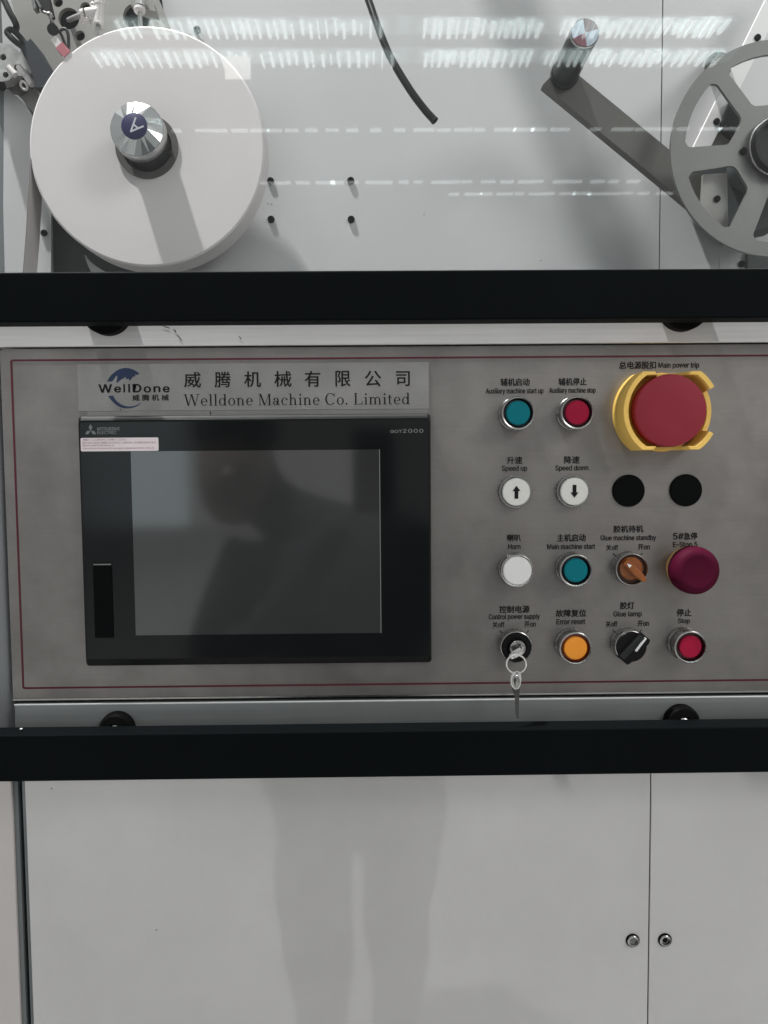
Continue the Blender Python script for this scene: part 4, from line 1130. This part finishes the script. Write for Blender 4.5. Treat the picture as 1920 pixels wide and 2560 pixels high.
# ------------------------------------------------------------------ lower black bar and cabinet doors
lb = tag(MB().box(-0.75, 0.75, -0.040, -0.0180, -0.2638, -0.2242, 0.0010).build('black_beam', M_BLACKBAR, origin=(0, -0.03, -0.2638)), 'black square beam across the machine, between the steel control panel and the white doors', 'beam')
tag(MB().lathe([(0.0012, 0), (0.0009, 0.0004)], (-0.3036, -0.0300, -0.2218), 12, (0, 0, 1)).build('paint_speck', M_WHITEP), 'tiny white speck lying on the left end of the lower black beam', 'speck')
DY = -0.012
d1 = thing('cabinet_door', 'wide white cabinet door left of the thin seam, with one round lock near its edge', 'cabinet door', (-0.03, DY, -0.6))
MB().box(-0.3108, 0.2416, DY, DY + 0.02, -1.38, -0.2600, 0.0006).build('leaf', M_DOOR, d1)
d2 = thing('cabinet_door', 'white cabinet door right of the thin seam, with one round lock near its edge', 'cabinet door', (0.45, DY, -0.6))
MB().box(0.2426, 0.80, DY, DY + 0.02, -1.38, -0.2600, 0.0006).build('leaf', M_DOOR, d2)
for dd, lx in ((d1, 0.2274), (d2, 0.2565)):
    lk = MB().lathe([(0.0052, -0.0001), (0.0052, -0.0022), (0.0046, -0.0028), (0.0034, -0.0024), (0.0030, -0.0010), (0.0024, -0.0008)], (lx, DY, -0.4280), 32).build('lock', M_CHROME, dd)
    MB().lathe([(0.0024, -0.0009), (0.0024, -0.0012)], (lx, DY, -0.4280), 20).build('key_hole', M_SEAL if lx < 0.24 else M_HOLE, lk)
    MB().torus((lx, DY - 0.0004, -0.4282), 0.0056, 0.0007, (0, 1, 0), 36, 8).build('gasket_ring', M_RUBBER, lk)
d3 = thing('cabinet_door', 'narrow strip of warm white side panel left of the dark vertical gap', 'cabinet door', (-0.5, DY, -0.6))
MB().box(-0.75, -0.3226, DY, DY + 0.02, -1.38, -0.2600, 0.0008).build('leaf', M_DOORL, d3)
MB().box(-0.3224, -0.3185, DY + 0.003, DY + 0.02, -1.38, -0.2600).build('edge_seal', M_SEAL, d3, 0)
MB().box(-0.3145, -0.3110, DY + 0.003, DY + 0.02, -1.38, -0.2600).build('edge_seal', M_SEAL, d1, 0)
MB().box(-0.76, 0.80, DY + 0.022, DY + 0.04, -1.38, -0.262).build('inner_backing', M_HOLE, d3, 0)
tag(MB().box(-0.76, 0.80, -0.010, 0.04, -1.45, -1.385).build('plinth', M_BLACKBAR), 'dark plinth under the white cabinet doors', 'plinth')

# ------------------------------------------------------------------ hall behind the camera, seen only as reflections
def skylight(y0, y1, x0, x1, h, pitch, fill, m, label):
    mb = MB()
    x = x0
    while x < x1:
        w = pitch * random.uniform(fill * 0.6, min(1.15, fill * 1.5))
        if random.random() > 0.05:
            a = y0 + (y1 - y0) * random.choice((0, 0, 0, 0, 0.2))
            b_ = y1 - (y1 - y0) * random.choice((0, 0, 0, 0, 0.2))
            mb.box(x, x + w, a, b_, h, h + 0.02)
        x += pitch * random.uniform(0.85, 1.2)
    tag(mb.build('roof_skylight', m, None, 0), label, 'skylight')
HH = 5.0
M_ROOF = mat('translucent_roof_glow', (0.90, 1.0, 0.99), 0.5, emit=0.28)
def ydist(py):
    return -(HH / math.tan(math.atan((1280 - py) / 1923.0) - math.radians(3.5)) - 0.676 - 0.064)
for (pa, pb, xa, xb, pit, fl_, m, lb_) in ((70, 112, -2.9, 0.25, 0.095, 0.30, M_SKYL, 'near left skylight band of narrow bright slots in the hall roof'), (70, 112, 0.6, 4.1, 0.09, 0.40, M_SKYL, 'near right skylight band of narrow bright slots in the hall roof'), (146, 182, -3.4, 0.25, 0.105, 0.28, M_SKYL, 'second left skylight band in the hall roof'), (146, 182, 0.65, 4.3, 0.095, 0.40, M_SKYL, 'second right skylight band in the hall roof')):
    skylight(ydist(pa), ydist(pb), xa, xb, HH, pit, fl_, m, lb_)
    tag(MB().box(xa - 0.3, xb + 0.2, min(ydist(pa), ydist(pb)), max(ydist(pa), ydist(pb)), HH + 0.05, HH + 0.07).build('roof_panel', M_ROOF, None, 0), lb_.replace('skylight band', 'translucent panel above the skylight band').replace(' of narrow bright slots', ''), 'roof panel')
for (pa, pb, xa, xb, m, lb_) in ((333, 339, -3.0, 5.2, M_SKYL2, 'far thin skylight strip in the hall roof'), (461, 467, -2.0, 4.8, M_SKYL2, 'farther dashed skylight strip in the hall roof'), (491, 496, 1.4, 5.5, M_SKYL2, 'farthest bright skylight strip in the hall roof')):
    skylight(ydist(pa), ydist(pb), xa, xb, HH, 0.30, 0.8, m, lb_)
hl = MB()
lx, ly, lz = -1.60, -8.9, 4.74
for a, b_, c, d in ((-0.15, 0.15, 0.10, 0.125), (-0.15, 0.15, -0.125, -0.10), (-0.15, -0.13, -0.10, 0.10), (0.13, 0.15, -0.10, 0.10)):
    hl.box(lx + a, lx + b_, ly, ly + 0.03, lz + c, lz + d)
hl.box(lx - 0.13, lx + 0.13, ly + 0.02, ly + 0.03, lz - 0.10, lz + 0.10)
tag(hl.build('hanging_lamp', M_LAMPGLOW, None, 0), 'square hanging lamp in the hall roof behind the photographer', 'lamp')

tag(MB().box(-3.7, -2.35, -9.02, -9.0, -0.75, 1.6).build('daylit_window', mat('daylight_glow', (0.82, 0.95, 1.0), 0.5, emit=0.45), None, 0), 'bright window at the far end of the hall, behind the photographer', 'window')

# photographer, seen only in the reflections
def skinned(name, pts, edges, m, parent, root=0):
    me = bpy.data.meshes.new(name)
    me.from_pydata([q[0] for q in pts], edges, [])
    o = bpy.data.objects.new(name + '_tmp', me)
    COL.objects.link(o)
    md = o.modifiers.new('skin', 'SKIN')
    for i, q in enumerate(pts):
        r = q[1] if isinstance(q[1], tuple) else (q[1], q[1])
        me.skin_vertices[0].data[i].radius = r
        me.skin_vertices[0].data[i].use_root = (i == root)
    sb = o.modifiers.new('sub', 'SUBSURF')
    sb.levels = 2
    dg = bpy.context.evaluated_depsgraph_get()
    res = bpy.data.meshes.new_from_object(o.evaluated_get(dg))
    bpy.data.objects.remove(o)
    for v in res.vertices:
        v.co -= ORIGIN[parent.name]
    for pl in res.polygons:
        pl.use_smooth = True
    res.materials.clear()
    res.materials.append(m)
    ob = bpy.data.objects.new(name, res)
    COL.objects.link(ob)
    ob.parent = parent
    ORIGIN[ob.name] = ORIGIN[parent.name]
    return ob
PYB = -0.98
per = thing('person', 'person in a dark jacket and trousers holding a phone up to photograph the machine', 'person', (-0.05, PYB, -1.45))
body = [((-0.045, PYB, -0.60), (0.225, 0.12)), ((-0.05, PYB, -0.42), (0.205, 0.12)), ((-0.06, PYB, -0.24), (0.235, 0.12)), ((-0.11, PYB, -0.15), (0.13, 0.10)), ((-0.22, PYB + 0.03, -0.085), (0.055, 0.055)), ((-0.28, PYB + 0.05, -0.02), (0.072, 0.085)), ((-0.29, PYB + 0.05, 0.06), (0.075, 0.085)),
        ((-0.28, PYB, -0.20), (0.075, 0.075)), ((-0.36, PYB + 0.02, -0.42), (0.062, 0.062)), ((-0.22, PYB + 0.16, -0.34), (0.05, 0.05)), ((-0.06, PYB + 0.25, -0.10), (0.030, 0.030)),
        ((0.12, PYB, -0.20), (0.08, 0.08)), ((0.21, PYB + 0.02, -0.42), (0.062, 0.062)), ((0.15, PYB + 0.16, -0.30), (0.05, 0.05)), ((0.05, PYB + 0.25, -0.10), (0.030, 0.030)),
        ((-0.145, PYB, -0.78), (0.098, 0.10)), ((-0.133, PYB, -1.00), (0.074, 0.078)), ((-0.138, PYB, -1.34), (0.066, 0.066)), ((-0.14, PYB + 0.12, -1.41), (0.045, 0.035)),
        ((0.062, PYB, -0.78), (0.092, 0.10)), ((0.040, PYB, -1.00), (0.072, 0.078)), ((0.030, PYB, -1.34), (0.066, 0.066)), ((0.035, PYB + 0.12, -1.41), (0.045, 0.035))]
skinned('body', body, [(0, 1), (1, 2), (2, 3), (3, 4), (4, 5), (5, 6), (2, 7), (7, 8), (8, 9), (9, 10), (2, 11), (11, 12), (12, 13), (13, 14), (0, 15), (15, 16), (16, 17), (17, 18), (0, 19), (19, 20), (20, 21), (21, 22)], M_JACKET, per)
fm = MB()
for ring in range(1):
    lp = []
    for k in range(9):
        t = PI * k / 8
        rr_ = 0.078 * math.sin(t) ** 0.75 + 0.002
        zc = 0.115 * math.cos(t)
        lp.append([Vector((-0.285 + rr_ * math.cos(2 * PI * i / 24) * 0.95, PYB + 0.075 + rr_ * math.sin(2 * PI * i / 24) * 0.9, -0.005 + zc)) for i in range(24)])
    fm.loft(lp)
fm.lathe([(0.016, 0), (0.012, 0.02), (0.004, 0.028)], (-0.285, PYB + 0.135, -0.012), 12, (0, 1, -0.25))
fm.build('face', M_SKIN, per, 60)
hr = MB()
hr.lathe([(0.088, 0), (0.09, 0.03), (0.07, 0.075), (0.03, 0.10)], (-0.285, PYB + 0.05, 0.05), 24, (0, 0, 1), True)
hr.build('hair', M_HAIR, per)
ph = tag(MB().box(-0.04, 0.035, -0.704, -0.696, -0.085, 0.065, 0.003).build('phone', M_BLACKPL), 'dark phone held up by the person in the dark jacket', 'phone')
